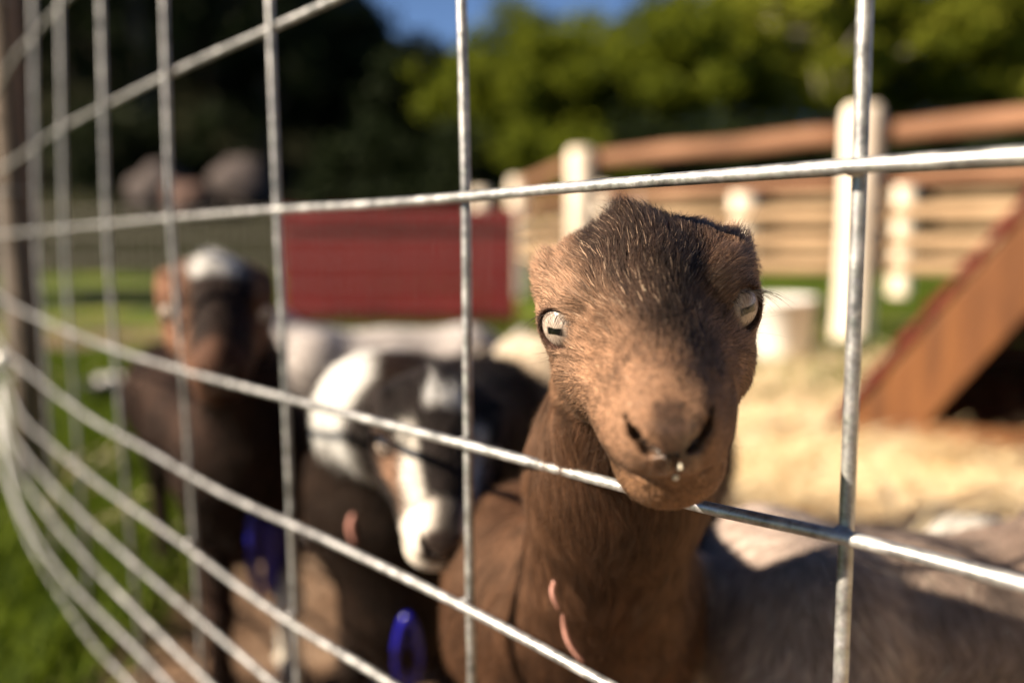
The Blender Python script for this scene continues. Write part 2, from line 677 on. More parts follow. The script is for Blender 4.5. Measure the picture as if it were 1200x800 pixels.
# ------------------------------------------------------------------ fur
def add_fur(name, parent, v, q, nrm_fn, count, len_fn, dir_fn, lift_fn, col_fn, w_fn, base, npts=5, rad=7e-5, clump=0.35, cf=260.0, seed=3):
    r = np.random.default_rng(seed)
    tri = np.concatenate([q[:, [0, 1, 2]], q[:, [0, 2, 3]]])
    a, b, c = v[tri[:, 0]], v[tri[:, 1]], v[tri[:, 2]]
    ar = 0.5 * np.linalg.norm(np.cross(b - a, c - a), axis=1)
    cen = (a + b + c) / 3
    ww = ar * w_fn(cen)
    ww = ww / ww.sum()
    t = r.choice(len(tri), count, p=ww)
    u1, u2 = r.random(count), r.random(count)
    m = u1 + u2 > 1
    u1[m], u2[m] = 1 - u1[m], 1 - u2[m]
    p = a[t] + (b - a)[t] * u1[:, None] + (c - a)[t] * u2[:, None]
    n = nrm_fn(p)
    L = len_fn(p) * (0.65 + 0.6 * r.random(count))
    d = dir_fn(p)
    # smooth wander of the growth direction plus clumps
    wob = np.stack([vnoise(p, 55, 11), vnoise(p, 55, 12), vnoise(p, 55, 13)], 1) - .5
    clm = np.stack([vnoise(p, cf, 21), vnoise(p, cf, 22), vnoise(p, cf, 23)], 1) - .5
    d = d + wob * 0.7 + clm * clump * 2 + r.normal(0, .09, (count, 3))
    d = d - n * (d * n).sum(1, keepdims=True)
    d = d / (np.linalg.norm(d, axis=1, keepdims=True) + 1e-9)
    lift = lift_fn(p) * (0.7 + 0.6 * r.random(count))
    ts = np.linspace(0, 1, npts)
    jit = r.normal(0, .05, (count, 3))
    pts = np.empty((count, npts, 3), np.float32)
    for i, tt in enumerate(ts):
        lf = lift * (1.15 - .75 * tt)
        pts[:, i] = (p + (d * np.cos(lf)[:, None] + n * np.sin(lf)[:, None] + jit * tt) * (L * tt)[:, None]) - np.asarray(base)
    rr = (rad * (0.7 + .6 * r.random(count)))[:, None] * np.array([1.0, 1.0, .85, .6, .18])[None, :npts]
    cu = bpy.data.hair_curves.new(name)
    cu.add_curves([npts] * count)
    cu.position_data.foreach_set('vector', pts.reshape(-1)) if hasattr(cu, 'position_data') else cu.attributes['position'].data.foreach_set('vector', pts.reshape(-1))
    ra = cu.attributes.get('radius') or cu.attributes.new('radius', 'FLOAT', 'POINT')
    ra.data.foreach_set('value', rr.astype(np.float32).ravel())
    ct = cu.attributes.get('curve_type') or cu.attributes.new('curve_type', 'INT8', 'CURVE')
    ct.data.foreach_set('value', np.zeros(count, np.int32))
    sn = cu.attributes.new('skin_normal', 'FLOAT_VECTOR', 'CURVE')
    sn.data.foreach_set('vector', (n + d * .25 + clm * .5).astype(np.float32).ravel())
    col = col_fn(p)
    cl2 = vnoise(p, cf * 1.3, 31)[:, None] - .5
    col = col * np.exp(r.normal(0, .34, (count, 1)) + cl2 * .8 + (vnoise(p, 110, 37)[:, None] - .5) * .7)
    ca = cu.attributes.new('coat', 'FLOAT_COLOR', 'CURVE')
    ca.data.foreach_set('color', np.concatenate([np.clip(col, .001, .95), np.ones((count, 1))], 1).astype(np.float32).ravel())
    cu.materials.append(M['hair'])
    return link(name, cu, parent)


# ------------------------------------------------------------------ the goats
MM = 0.001


YS = 0.87       # shortening of a kid's muzzle


def head_ops(s, T, sc, detail=True):
    """T: 3x3 columns = head axes (x side, y forward, z up) ; o origin between the eyes; sc scale"""
    R, o = T
    k = MM * sc

    def W(x, y, z):
        return o + R @ (np.array([x, y * YS if y > 0 else y, z], float) * k)

    def cone(a, b, r1, r2, kk, sub=False):
        s.cone(W(*a), W(*b), r1 * k, r2 * k, kk * k, sub)

    def ell(c, r, kk, sub=False, Rl=None):
        RR = R if Rl is None else R @ Rl
        s.ell(W(*c), [x * k for x in r], RR, kk * k, sub)
    ell((0, -28, 5), (43, 44, 30), 10)                     # cranium
    ell((4, -26, 18), (22, 26, 14), 14)                     # poll
    ell((0, -6, 10), (37, 30, 22), 12)                      # forehead
    cone((0, 4, -4), (0, 88, -9), 36, 17, 14)               # muzzle
    cone((0, 20, 14), (0, 90, 0), 17, 13, 16)               # nasal bridge
    ell((0, 90, -15), (19, 23, 18), 17)                     # blunt muzzle end
    ell((0, 106, -9), (13, 10, 9), 12)                      # nose
    for sx in (-1, 1):
        ell((sx * 30, -28, 14), (17, 24, 15), 10)           # side of the skull
        ell((sx * 11, 103, -6), (7, 9, 8.5), 9)                # nostril wings
        ell((sx * 9, 95, -20), (13, 17, 11), 11)            # upper lip
        ell((sx * 29, -6, -22), (21, 40, 33), 16)           # cheek
        ell((sx * 17.5, 46, -19), (15, 36, 21), 20)           # side of the muzzle
        ell((sx * 37, -3, 2), (17, 20, 21), 10)             # orbit
        cone((sx * 30, 12, 15), (sx * 46, -14, 14), 7, 7, 9)   # brow
        ell((sx * 47, -26, 16), (8, 9, 10), 7)             # small ear stub
    cone((0, -6, -44), (0, 78, -39), 26, 19, 16)            # lower jaw
    ell((0, 86, -43), (21, 18, 14), 11)                      # chin
    if detail:
        for sx in (-1, 1):
            cone((sx * 3, 118, -14), (sx * 8.5, 117, -11.5), 1.2, 2.5, 2.2, True)   # nostril, comma shaped
            cone((sx * 8.5, 117, -11.5), (sx * 13, 113, -6), 2.8, 2.8, 2.2, True)
            cone((sx * 13, 113, -6), (sx * 15.5, 109, -1), 2.4, 1.1, 2.5, True)
            cone((0, 115, -32), (sx * 12, 109, -32), 1.5, 1.7, 2.2, True)      # mouth
            cone((sx * 12, 109, -32), (sx * 25, 76, -22), 1.7, 1.4, 2.4, True)
        cone((0, 119, -14), (0, 116, -27), 1.2, .9, 2.5, True)                     # philtrum
        for sx in (-1, 1):
            E, G = eye_pose(sx)
            ell(E, (15.2, 15.2, 15.2), 5)
            f = np.array(G)
            up = np.array([0, 0, 1.0])
            xx = np.cross(up, f)
            xx /= np.linalg.norm(xx)
            yy = np.cross(f, xx)
            Rl = np.stack([xx, yy, f], 1)
            # lid opening
            c = np.array(E) + f * 15.2
            ell(tuple(c), (12.4, 10.6, 8.6), 1.2, True, Rl)
            c2 = np.array(E) + f * 10 + np.array([0, 9.5, -3.2])
            ell(tuple(c2), (3.2, 4.5, 2.2), 1.6, True)     # inner corner
    return W


def eye_pose(sx):
    E = (sx * 38.8, 5.0, 1.0)
    g = np.array([sx * 0.53, 0.84, 0.10])
    g /= np.linalg.norm(g)
    return E, tuple(g)


def frame_from(fwd, roll=0.0):
    f = Vector(fwd).normalized()
    up = Vector((0, 0, 1))
    x = f.cross(up).normalized()
    z = x.cross(f).normalized()
    q = Matrix.Rotation(roll, 3, f)
    x, z = q @ x, q @ z
    return np.array([[x.x, f.x, z.x], [x.y, f.y, z.y], [x.z, f.z, z.z]])


def wet_mask(h):
    """1 dry coat, 0 bare wet nose skin"""
    m = sstep(13, 8, np.abs(h[:, 0])) * sstep(109, 114, h[:, 1]) * sstep(-30, -24, h[:, 2]) * sstep(2, -4, h[:, 2])
    return 1 - m[:, None]


def nostril_dark(h):
    d = np.full(len(h), 99.)
    a = np.abs(h[:, 0])
    for p0, p1 in (((3, 117, -14), (8.5, 115, -11.5)), ((8.5, 115, -11.5), (13, 111, -6)), ((13, 111, -6), (15.5, 107, -1))):
        p0, p1 = np.array(p0, float), np.array(p1, float)
        q = np.stack([a, h[:, 1], h[:, 2]], 1) - p0
        ba = p1 - p0
        t = np.clip(q @ ba / (ba @ ba), 0, 1)
        d = np.minimum(d, np.linalg.norm(q - t[:, None] * ba, axis=1))
    return (.12 + .88 * sstep(2.2, 4.0, d))[:, None]


def smooth_mix(c1, c2, w_):
    return c1 * (1 - w_[:, None]) + c2 * w_[:, None]


def goat(label, eye, fwd, roll, sc, chest, rump, rad, coat, hd_fine, hd_coarse, furn, furlen, furrad, group='kid goats crowding along the wire fence',
         neck_r=(0.036, 0.05), legs=True, neckfur=1.0, w_focus=None, eyes=True, lower=0.0, neck_base=None, seed=3, detail=True, tail=True, brk=(.5, 1.05)):
    chest, rump = Vector(chest), Vector(rump)
    ax = (chest - rump)
    axh = Vector((ax.x, ax.y, 0)).normalized()
    lat = Vector((-axh.y, axh.x, 0))
    base = Vector(((chest.x + rump.x) / 2, (chest.y + rump.y) / 2, 0))
    root = empty('goat', base)
    tag(root, label, 'goat', group)
    R = frame_from(fwd, roll)
    o = np.array(eye)
    s = SDF()
    r1, r2, r3 = rad
    mid = (chest + rump) / 2 - Vector((0, 0, 0.012))
    s.cone(chest, mid, r1, r2, .02)
    s.cone(mid, rump, r2, r3, .02)
    for sg in (-1, 1):
        s.ell(chest + lat * sg * r1 * .55 - axh * .01, (r1 * .62, r1 * .62, r1 * .95), None, .03)
        s.ell(rump + lat * sg * r3 * .5, (r3 * .62, r3 * .65, r3 * .95), None, .03)
    s.ell(chest - Vector((0, 0, r1 * brk[0])) - axh * .01, (r1 * .75, r1 * .85, r1 * brk[1]), None, .03)
    if legs:
        hoofs = []
        for sg in (-1, 1):
            a = chest + lat * sg * r1 * .62 - Vector((0, 0, r1 * .45))
            elbow = a - axh * .02 - Vector((0, 0, .045))
            elbow.z = max(elbow.z, .16)
            knee = Vector((a.x, a.y, .105)) + axh * .008
            fet = Vector((a.x, a.y, .035)) - axh * .002
            hf = Vector((a.x, a.y, .014)) + axh * .012
            s.cone(a, elbow, .034, .024, .02)
            s.cone(elbow, knee, .021, .013, .012)
            s.ell(knee, (.0145, .0145, .018), None, .006)
            s.cone(knee, fet, .0115, .0105, .008)
            s.cone(fet, hf, .0125, .012, .006)
            hoofs.append(hf)
            b = rump + lat * sg * r3 * .55 - Vector((0, 0, r3 * .4))
            stifle = b + axh * .055 - Vector((0, 0, .05))
            hock = Vector((b.x, b.y, .135)) - axh * .035
            fet = Vector((b.x, b.y, .04)) - axh * .015
            hf = Vector((b.x, b.y, .014)) + axh * .002
            s.cone(b, stifle, .045, .03, .03)
            s.cone(stifle, hock, .026, .0135, .015)
            s.cone(hock, fet, .0145, .011, .008)
            s.cone(fet, hf, .0125, .012, .006)
            hoofs.append(hf)
    if tail:
        tb = rump - axh * r3 * .92 + Vector((0, 0, r3 * .5))
        s.cone(tb, tb - axh * .03 + Vector((0, 0, .03)), .012, .007, .015)
    # neck
    W0 = lambda x, y, z: o + R @ (np.array([x, y * YS if y > 0 else y, z], float) * MM * sc)
    nb = chest + Vector((0, 0, r1 * .35)) + axh * .01 if neck_base is None else Vector(neck_base)
    hb = Vector(W0(0, -34, -12))
    mdl = (nb + hb) / 2
    s.cone(nb, mdl, neck_r[1], (neck_r[0] + neck_r[1]) / 2, .03)
    s.cone(mdl, hb, (neck_r[0] + neck_r[1]) / 2, neck_r[0], .02)
    body_lo = np.min([chest, rump, nb, hb], axis=0) - max(rad) * 1.25 - .03
    body_hi = np.max([chest, rump, nb, hb], axis=0) + max(rad) * 1.25 + .03
    head_ops(s, (R, o), sc, detail)
    c = W0(0, 38, -10)
    hr = np.abs(R) @ np.array([58, 92, 62.0]) * MM * sc
    lo = np.minimum(body_lo, c - hr)
    hi = np.maximum(body_hi, c + hr)
    lo[2] = 0.002 if legs else lo[2]
    xs = axis_steps(lo[0], hi[0], c[0] - hr[0], c[0] + hr[0], hd_fine, hd_coarse)
    ys = axis_steps(lo[1], hi[1], c[1] - hr[1], c[1] + hr[1], hd_fine, hd_coarse)
    zs = axis_steps(lo[2], hi[2], c[2] - hr[2], c[2] + hr[2], hd_fine, hd_coarse)
    v, q = surface_nets(s, xs, ys, zs)

    def local(p):
        h = (p - o) @ R / (MM * sc)             # head frame, mm
        h[:, 1] = np.where(h[:, 1] > 0, h[:, 1] / YS, h[:, 1])
        return h

    def body(p):                                 # along (0 chest..1 rump), lateral, z
        d = p - np.array(chest)
        al = -(d @ np.array(axh)) / ax.length
        la = d @ np.array(lat)
        return al, la, p[:, 2]
    cf = lambda p: coat(p, local(p), *body(p))
    me = np_mesh('body', v - np.array(base), quads=q)
    col = cf(v)
    at = me.color_attributes.new('coat', 'FLOAT_COLOR', 'POINT')
    at.data.foreach_set('color', np.concatenate([col * (.35 + .55 * (local(v)[:, 1] > 84) * (local(v)[:, 1] < 130))[:, None] * nostril_dark(local(v)), wet_mask(local(v))], 1).astype(np.float32).ravel())  # skin darkened under the fur, shade between hairs put into the colour
    link('body', me, root, M['coat'])

    eyec = [np.array(eye_pose(sg)[0]) for sg in (-1, 1)]
    eyeg = [np.array(eye_pose(sg)[1]) for sg in (-1, 1)]

    def nf(p):
        return s.grad(p)[1]

    def lenf(p):
        h = local(p)
        L = furlen * (1 + .6 * (p[:, 2] > nb.z - .06) * (detail))
        inhead = (h[:, 1] > -75) & (np.abs(h[:, 0]) < 62) & (h[:, 2] > -66)
        # short on the muzzle, longer to the poll
        Lh = furlen * (0.22 + 0.50 * sstep(95, 30, h[:, 1]) + (.35 + 1.0 * np.exp(-((h[:, 0] - 6) / 12) ** 2)) * sstep(20, 38, h[:, 2]) * sstep(20, -30, h[:, 1]) + .15 * sstep(30, 55, np.abs(h[:, 0])))
        Lh = np.where((h[:, 1] < 60) & (h[:, 2] < -38), furlen * .75, Lh)
        L = np.where(inhead, np.where(h[:, 1] > 98, furlen * .10, Lh), L)
        if detail:
            for e, g in zip(eyec, eyeg):
                dd = np.linalg.norm(h - (e + g * 10), axis=1)
                L = np.minimum(L, furlen * np.clip((dd - 9) / 16, .06, 2))
        return L

    def wf(p):
        h = local(p)
        wg = np.ones(len(p))
        if w_focus is not None:
            wg = w_focus(p, h)
        # no fur inside the nostrils, mouth and eye openings
        if detail:
            for e, g in zip(eyec, eyeg):
                dd = h - e
                wg = np.where((np.linalg.norm(dd, axis=1) < 14.4), 0, wg)
            for sg in (-1, 1):
                wg = np.where(np.linalg.norm(h - np.array([sg * 11, 117, -9]), axis=1) < 4.5, 0, wg)
            wg = np.where((np.abs(h[:, 0]) < 6) & (h[:, 1] > 114) & (h[:, 2] > -20) & (h[:, 2] < -2), wg * .12, wg)
        return wg

    def dirf(p):
        h = local(p)
        dh = np.zeros((len(p), 3))
        up = sstep(-5, 40, h[:, 2])
        dh[:, 1] = -1.0
        dh[:, 0] = np.sign(h[:, 0]) * np.clip(np.abs(h[:, 0]) / 30, 0, 1) * .5
        dh[:, 2] = -.75 * sstep(10, -35, h[:, 2]) - .35 * sstep(30, 60, np.abs(h[:, 0])) + .5 * up
        # whorl on the brow: hair stands up to the poll
        d = dh @ R.T
        bd = np.zeros((len(p), 3))
        bd += -np.array(axh) * .8
        bd[:, 2] = -.7
        isbody = (h[:, 1] < -62) | (h[:, 2] < -64)
        neck = isbody & (p[:, 2] > (nb.z - .01))
        bd[neck] = (0.0, 0.02, -1.0)
        d = np.where(isbody[:, None], bd, d)
        return d

    def liftf(p):
        h = local(p)
        l = np.full(len(p), .35)
        top = sstep(30, 46, h[:, 2]) * (h[:, 1] > -75)
        return l + .6 * top * (np.abs(h[:, 0] - 6) < 18)
    base_a = np.array(base)
    add_fur('fur', root, v, q, nf, furn, lenf, dirf, liftf, cf, wf, base_a, rad=furrad, seed=seed)

    if eyes:
        for sg in (-1, 1):
            E, G = eye_pose(sg)
            mb = MB().ball((0, 0, 0), 1, 24)
            e = mb.build('eye', M['eye'], root, True)
            g = Vector(R @ np.array(G)).normalized()
            up = Vector(R @ np.array((0, 0.0, 1.0)))
            xx = up.cross(g).normalized()
            yy = g.cross(xx).normalized()
            mt = Matrix((xx, yy, g)).transposed().to_4x4()
            k = 13.9 * MM * sc
            e.matrix_local = Matrix.Translation(Vector(W0(*E)) - base) @ mt @ Matrix.Scale(k, 4)
    if legs:
        for hf in hoofs:
            for sg in (-1, 1):
                mb = MB()
                mb.tube([(0, 0, -.013), (0, 0, -.002), (0, .0, .010)], [.0085, .0078, .0065], 8)
                ob = mb.build('hoof', M['hoof'], root, False)
                ob.location = hf - base + lat * sg * .007 + Vector((0, 0, .0005)) + axh * .004
                ob.rotation_euler = (0, 0, math.atan2(axh.y, axh.x) - math.pi / 2)
    return dict(root=root, W=W0, R=R, base=base, sdf=s, chest=chest, v=v, q=q, local=local)


A3 = lambda r, g, b: np.array([r, g, b], float)
# --- coats
BR = A3(.225, .125, .074)


def coat_main(p, h, al, la, z):
    n = vnoise(p, 70, 5)[:, None]
    n2 = vnoise(p, 300, 6)[:, None]
    c = np.tile(BR, (len(p), 1)) * (.75 + .5 * n)
    on = (h[:, 1] > -70) & (h[:, 2] > -60)
    # darker band down the forehead and bridge
    band = np.exp(-((h[:, 0] + 5) / (15 + 8 * sstep(20, 45, h[:, 2]))) ** 2) * sstep(-4, 10, h[:, 2]) * sstep(112, 60, h[:, 1])
    fore = sstep(14, 34, h[:, 2]) * sstep(44, 24, np.abs(h[:, 0]))
    dark = np.clip(band * .75 + fore * .85, 0, .92) * on
    c = smooth_mix(c, A3(.018, .009, .006), dark)
    # paler hairs round the eyes and on the nose sides
    pale = sstep(26, 40, np.abs(h[:, 0])) * sstep(-40, -5, h[:, 2]) * on * .35
    c = smooth_mix(c, A3(.38, .23, .15), pale)
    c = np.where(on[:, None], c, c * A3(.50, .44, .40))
    muz = sstep(70, 100, h[:, 1]) * on
    c = smooth_mix(c, A3(.24, .136, .084), muz * .7)
    npad = sstep(9, 4, np.abs(h[:, 0])) * sstep(108, 113, h[:, 1]) * sstep(-26, -18, h[:, 2])
    c = smooth_mix(c, A3(.08, .045, .03), npad * on)
    lip = sstep(-30, -36, h[:, 2]) * sstep(60, 84, h[:, 1]) * on
    c = smooth_mix(c, A3(.26, .14, .075), lip * .8)
    for sg in (-1, 1):
        E, G = eye_pose(sg)
        dd = np.linalg.norm(h - np.array(E) - np.array(G) * 6, axis=1)
        c = smooth_mix(c, A3(.10, .05, .036), sstep(14.5, 12, dd))
    # scattered silver hairs on the brow
    sil = (rng.random(len(p)) < (.055 * sstep(0, 25, h[:, 2]) * sstep(70, 40, h[:, 1]) + .004) * on)
    c[sil] = A3(.42, .29, .20)
    dk = rng.random(len(p)) < .25
    c[dk] *= .5
    return c


def coat_left(p, h, al, la, z):
    n = vnoise(p, 60, 5)[:, None]
    c = np.tile(A3(.022, .0095, .006), (len(p), 1)) * (.7 + .6 * n)
    on = (h[:, 1] > -70) & (h[:, 2] > -60)
    c = smooth_mix(c, A3(.018, .009, .007), on * sstep(30, 18, np.abs(h[:, 0])) * sstep(80, 60, h[:, 1]) * .9)
    c = smooth_mix(c, A3(.20, .10, .06), on * sstep(20, 30, h[:, 0]) * .9)  # sunlit cheek painted lighter on one side of the face
    c = smooth_mix(c, A3(.085, .042, .027), on * sstep(70, 90, h[:, 1]) * sstep(-2, 6, h[:, 0]) * .8)  # lit half of the muzzle painted lighter too
    c = smooth_mix(c, A3(.22, .10, .055), on * sstep(26, 36, np.abs(h[:, 0])) * sstep(-45, -20, h[:, 2]) * .8)
    c = smooth_mix(c, A3(.78, .76, .74), on * sstep(33, 38, h[:, 2] + 8 * vnoise(p, 90, 8)) * sstep(4, -6, h[:, 1]))
    c = smooth_mix(c, A3(.8, .74, .64), sstep(.155, .13, z) * (al < .5) * (p[:, 0] > -.275))
    return c


def coat_mid(p, h, al, la, z):
    n = vnoise(p, 60, 5)[:, None]
    c = np.tile(A3(.014, .009, .008), (len(p), 1)) * (.6 + .8 * n)
    on = (h[:, 1] > -70) & (h[:, 2] > -60)
    wob = vnoise(p, 80, 9) * 8 - 4
    # sides of the neck and chest brown
    br = (~on) & (al < .25)
    c[br] = A3(.020, .010, .006) * (.7 + .6 * n[br])
    # white stripes down both sides of the face, from the eye to the lip
    stripe = np.exp(-((np.abs(h[:, 0]) - (31 - .12 * h[:, 1]) + wob * .4) / 6.5) ** 4) * sstep(2, 14, h[:, 1]) * on
    c = smooth_mix(c, A3(.86, .80, .72), np.clip(stripe * sstep(-34, -18, h[:, 2]), 0, 1))
    muz = on * sstep(78, 88, h[:, 1] + wob) * sstep(118, 110, h[:, 1] - 8 * (h[:, 2] < -12))
    c = smooth_mix(c, A3(.62, .56, .50), muz * (.12 + .7 * sstep(2, 12, h[:, 0])))
    c = smooth_mix(c, A3(.75, .68, .60), on * sstep(-30, -38, h[:, 2]) * sstep(60, 75, h[:, 1]) * .9)
    nose = on * sstep(106, 114, h[:, 1]) * sstep(20, 12, np.abs(h[:, 0])) * sstep(-28, -20, h[:, 2])
    c = smooth_mix(c, A3(.05, .035, .03), nose)
    tan = on * np.exp(-((np.abs(h[:, 0]) - 40) / 9) ** 2) * sstep(-22, -12, h[:, 1]) * sstep(18, 8, np.abs(h[:, 2]))
    c = smooth_mix(c, A3(.34, .19, .12), tan * .8)
    poll = on * sstep(30, 34, h[:, 2] + wob) * sstep(19, 15, np.abs(h[:, 0] + wob)) * (h[:, 1] < 4 + wob) * (h[:, 1] > -18 + wob)
    c = smooth_mix(c, A3(.88, .86, .84), poll)
    return c


def coat_grey(p, h, al, la, z):
    n = vnoise(p, 45, 5)
    n2 = vnoise(p, 160, 6)
    c = np.tile(A3(.44, .33, .27), (len(p), 1)) * (.7 + .6 * n2[:, None])
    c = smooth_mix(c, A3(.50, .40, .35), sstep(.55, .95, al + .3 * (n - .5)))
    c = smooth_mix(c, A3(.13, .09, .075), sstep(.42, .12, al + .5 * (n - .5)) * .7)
    return c


def coat_plain(col, var=.2, spots=None):
    col = A3(*col)

    def f(p, h, al, la, z):
        n = vnoise(p, 40, 5)[:, None]
        c = np.tile(col, (len(p), 1)) * (1 - var + 2 * var * n)
        if spots is not None:
            m = sstep(.58, .66, vnoise(p, 9, 15))
            c = smooth_mix(c, A3(*spots), m)
        return c
    return f


# main goat
eyeP = P(759, 365, .328)
noseP = P(786, 503, .250)
fw = noseP - eyeP
# the nose lies (0,118,-8) in the head frame: tip the forward axis up a little to pass through it
R0 = frame_from(fw, 0)
fwd_main = Vector(R0 @ np.array([0, 1, 0.02]))


def wmain(p, h):
    wg = np.where(h[:, 1] > -60, 6.0, 1.6)
    wg = np.where(p[:, 1] > .55, .5, wg)
    wg = np.where(p[:, 2] < .2, .3, wg)
    wg = np.where(h[:, 1] > 60, wg * 1.3, wg)
    return wg


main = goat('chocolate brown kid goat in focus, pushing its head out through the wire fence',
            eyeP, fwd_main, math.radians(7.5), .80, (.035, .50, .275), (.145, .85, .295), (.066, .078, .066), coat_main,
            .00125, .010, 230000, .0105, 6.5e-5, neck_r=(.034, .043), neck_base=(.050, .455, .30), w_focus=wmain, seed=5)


# ------------------------------------------------------------------ ground and hill
def ground_h(x, y):
    t = np.clip(y - 12, 0, 38)
    h = .22 * (t - 1.5 * (1 - np.exp(-t / 1.5)))
    a, b = np.clip((-4 - x) / 9, 0, 1), np.clip((y - 27) / 14, 0, 1)
    return h + 13 * a * a * (3 - 2 * a) * b * b * (3 - 2 * b)


def build_ground():
    ys = np.concatenate([np.arange(-6, 8, .07), np.arange(8, 30, .4), np.arange(30, 400, 8)])
    xs = np.concatenate([-np.geomspace(4, 400, 50)[::-1], np.arange(-3.9, 4, .07), np.geomspace(4.05, 400, 50)])
    X, Y = np.meshgrid(xs, ys, indexing='ij')
    p = np.stack([X.ravel(), Y.ravel(), 0 * X.ravel()], 1)
    z = ground_h(p[:, 0], p[:, 1]) + (vnoise(p, 3, 1) - .5) * .03 + (vnoise(p, 14, 2) - .5) * .018 - .005
    p[:, 2] = z
    nx, ny = len(xs), len(ys)
    i = np.arange(nx * ny).reshape(nx, ny)
    q = np.stack([i[:-1, :-1].ravel(), i[1:, :-1].ravel(), i[1:, 1:].ravel(), i[:-1, 1:].ravel()], 1)
    me = np_mesh('ground', p, quads=q)
    m, t, b = new_mat('ground_soil_straw_grass')
    N, L = t.nodes, t.links
    co = N.new('ShaderNodeTexCoord')
    sp = N.new('ShaderNodeSeparateXYZ')
    L.new(co.outputs['Object'], sp.inputs[0])

    def nz(sc, det=8, st=(1, 1, 1)):
        mp = N.new('ShaderNodeMapping')
        mp.inputs['Scale'].default_value = st
        L.new(co.outputs['Object'], mp.inputs[0])
        n = N.new('ShaderNodeTexNoise')
        n.inputs['Scale'].default_value = sc
        n.inputs['Detail'].default_value = det
        L.new(mp.outputs[0], n.inputs['Vector'])
        return n.outputs['Fac']

    def ramp(v, stops):
        r = N.new('ShaderNodeValToRGB')
        el = r.color_ramp.elements
        while len(el) < len(stops):
            el.new(.5)
        for e, (ps, c) in zip(el, stops):
            e.position = ps
            e.color = (*c, 1) if len(c) == 3 else c
        L.new(v, r.inputs[0])
        return r.outputs[0]

    def mix(f, a_, b_):
        mx = N.new('ShaderNodeMix')
        mx.data_type = 'RGBA'
        L.new(f, mx.inputs['Factor'])
        L.new(a_, mx.inputs['A'])
        L.new(b_, mx.inputs['B'])
        return mx.outputs['Result']
    soil = ramp(nz(9), [(.3, (.07, .042, .026)), (.5, (.14, .09, .06)), (.7, (.24, .17, .12))])
    straw = ramp(nz(28, 6, (1, .35, 1)), [(.3, (.50, .36, .20)), (.5, (.70, .55, .34)), (.7, (.80, .68, .48))])
    grass = ramp(nz(1.4), [(.3, (.015, .03, .004)), (.5, (.05, .08, .008)), (.75, (.20, .22, .02))])
    # straw lies where the bedding is spread: right of x=0.1
    def mr(v, a1, b1, c1=0, d1=1):
        n = N.new('ShaderNodeMapRange')
        n.interpolation_type = 'SMOOTHSTEP'
        for k_, vv in zip(('From Min', 'From Max', 'To Min', 'To Max'), (a1, b1, c1, d1)):
            n.inputs[k_].default_value = vv
        L.new(v, n.inputs[0])
        return n.outputs[0]

    def mul(a1, b1):
        n = N.new('ShaderNodeMath')
        n.operation = 'MULTIPLY'
        L.new(a1, n.inputs[0])
        L.new(b1, n.inputs[1])
        return n.outputs[0]
    right = mr(sp.outputs[0], .1, .6)
    near = mr(sp.outputs[1], 3.2, 2.3)
    patch = mr(nz(2.2, 3), .30, .42)
    c = mix(mul(mul(right, near), patch), soil, straw)
    far = mr(sp.outputs[1], 4.2, 6.5)
    gp = mr(nz(1.1, 4), .46, .56)
    yard = mr(sp.outputs[1], 2.6, 3.4)
    c = mix(mul(yard, gp), c, grass)
    c = mix(far, c, grass)
    left = mr(sp.outputs[0], -.40, -.65)
    nearl = mr(sp.outputs[1], 4.5, 3.0)
    c = mix(mul(left, mul(nearl, mr(nz(1.7, 3), .30, .42))), c, grass)
    shaded_litter = ramp(nz(6), [(.3, (.006, .007, .003)), (.5, (.013, .014, .006)), (.7, (.026, .026, .011))])
    c = mix(mr(sp.outputs[1], 12.2, 13.2), c, shaded_litter)  # woodland shade painted into the floor colour beyond the lawn
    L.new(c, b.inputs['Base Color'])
    b.inputs['Roughness'].default_value = .95
    b.inputs['Specular IOR Level'].default_value = .06
    bp = N.new('ShaderNodeBump')
    bp.inputs['Strength'].default_value = .6
    bp.inputs['Distance'].default_value = .02
    L.new(nz(60), bp.inputs['Height'])
    L.new(bp.outputs[0], b.inputs['Normal'])
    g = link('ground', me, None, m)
    g['kind'] = 'structure'


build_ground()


def leafy_mat(name, c1, c2, trans=.35):
    m = bpy.data.materials.new(name)
    m.use_nodes = True
    t = m.node_tree
    t.nodes.clear()
    N, L = t.nodes, t.links
    out = N.new('ShaderNodeOutputMaterial')
    d = N.new('ShaderNodeBsdfPrincipled')
    d.inputs['Roughness'].default_value = .7
    d.inputs['Specular IOR Level'].default_value = .1
    tr = N.new('ShaderNodeBsdfTranslucent')
    mx = N.new('ShaderNodeMixShader')
    mx.inputs[0].default_value = trans
    g = N.new('ShaderNodeNewGeometry')
    r = N.new('ShaderNodeValToRGB')
    r.color_ramp.elements[0].color = (*c1, 1)
    r.color_ramp.elements[1].color = (*c2, 1)
    L.new(g.outputs['Random Per Island'], r.inputs[0])
    L.new(r.outputs[0], d.inputs['Base Color'])
    L.new(r.outputs[0], tr.inputs['Color'])
    L.new(d.outputs[0], mx.inputs[1])
    L.new(tr.outputs[0], mx.inputs[2])
    L.new(mx.outputs[0], out.inputs[0])
    return m


M['grass'] = leafy_mat('grass_blades', (.015, .04, .003), (.14, .19, .010), .4)
M['straw'] = leafy_mat('straw_stalks', (.60, .45, .24), (.90, .79, .56), .15)
M['leaf_dark'] = leafy_mat('dark_evergreen_leaves', (.005, .010, .003), (.016, .024, .005), .2)
M['leaf_olive'] = leafy_mat('olive_leaves', (.035, .055, .004), (.17, .19, .013), .5)
M['leaf_yellow'] = leafy_mat('yellow_green_leaves', (.07, .095, .007), (.31, .32, .035), .5)


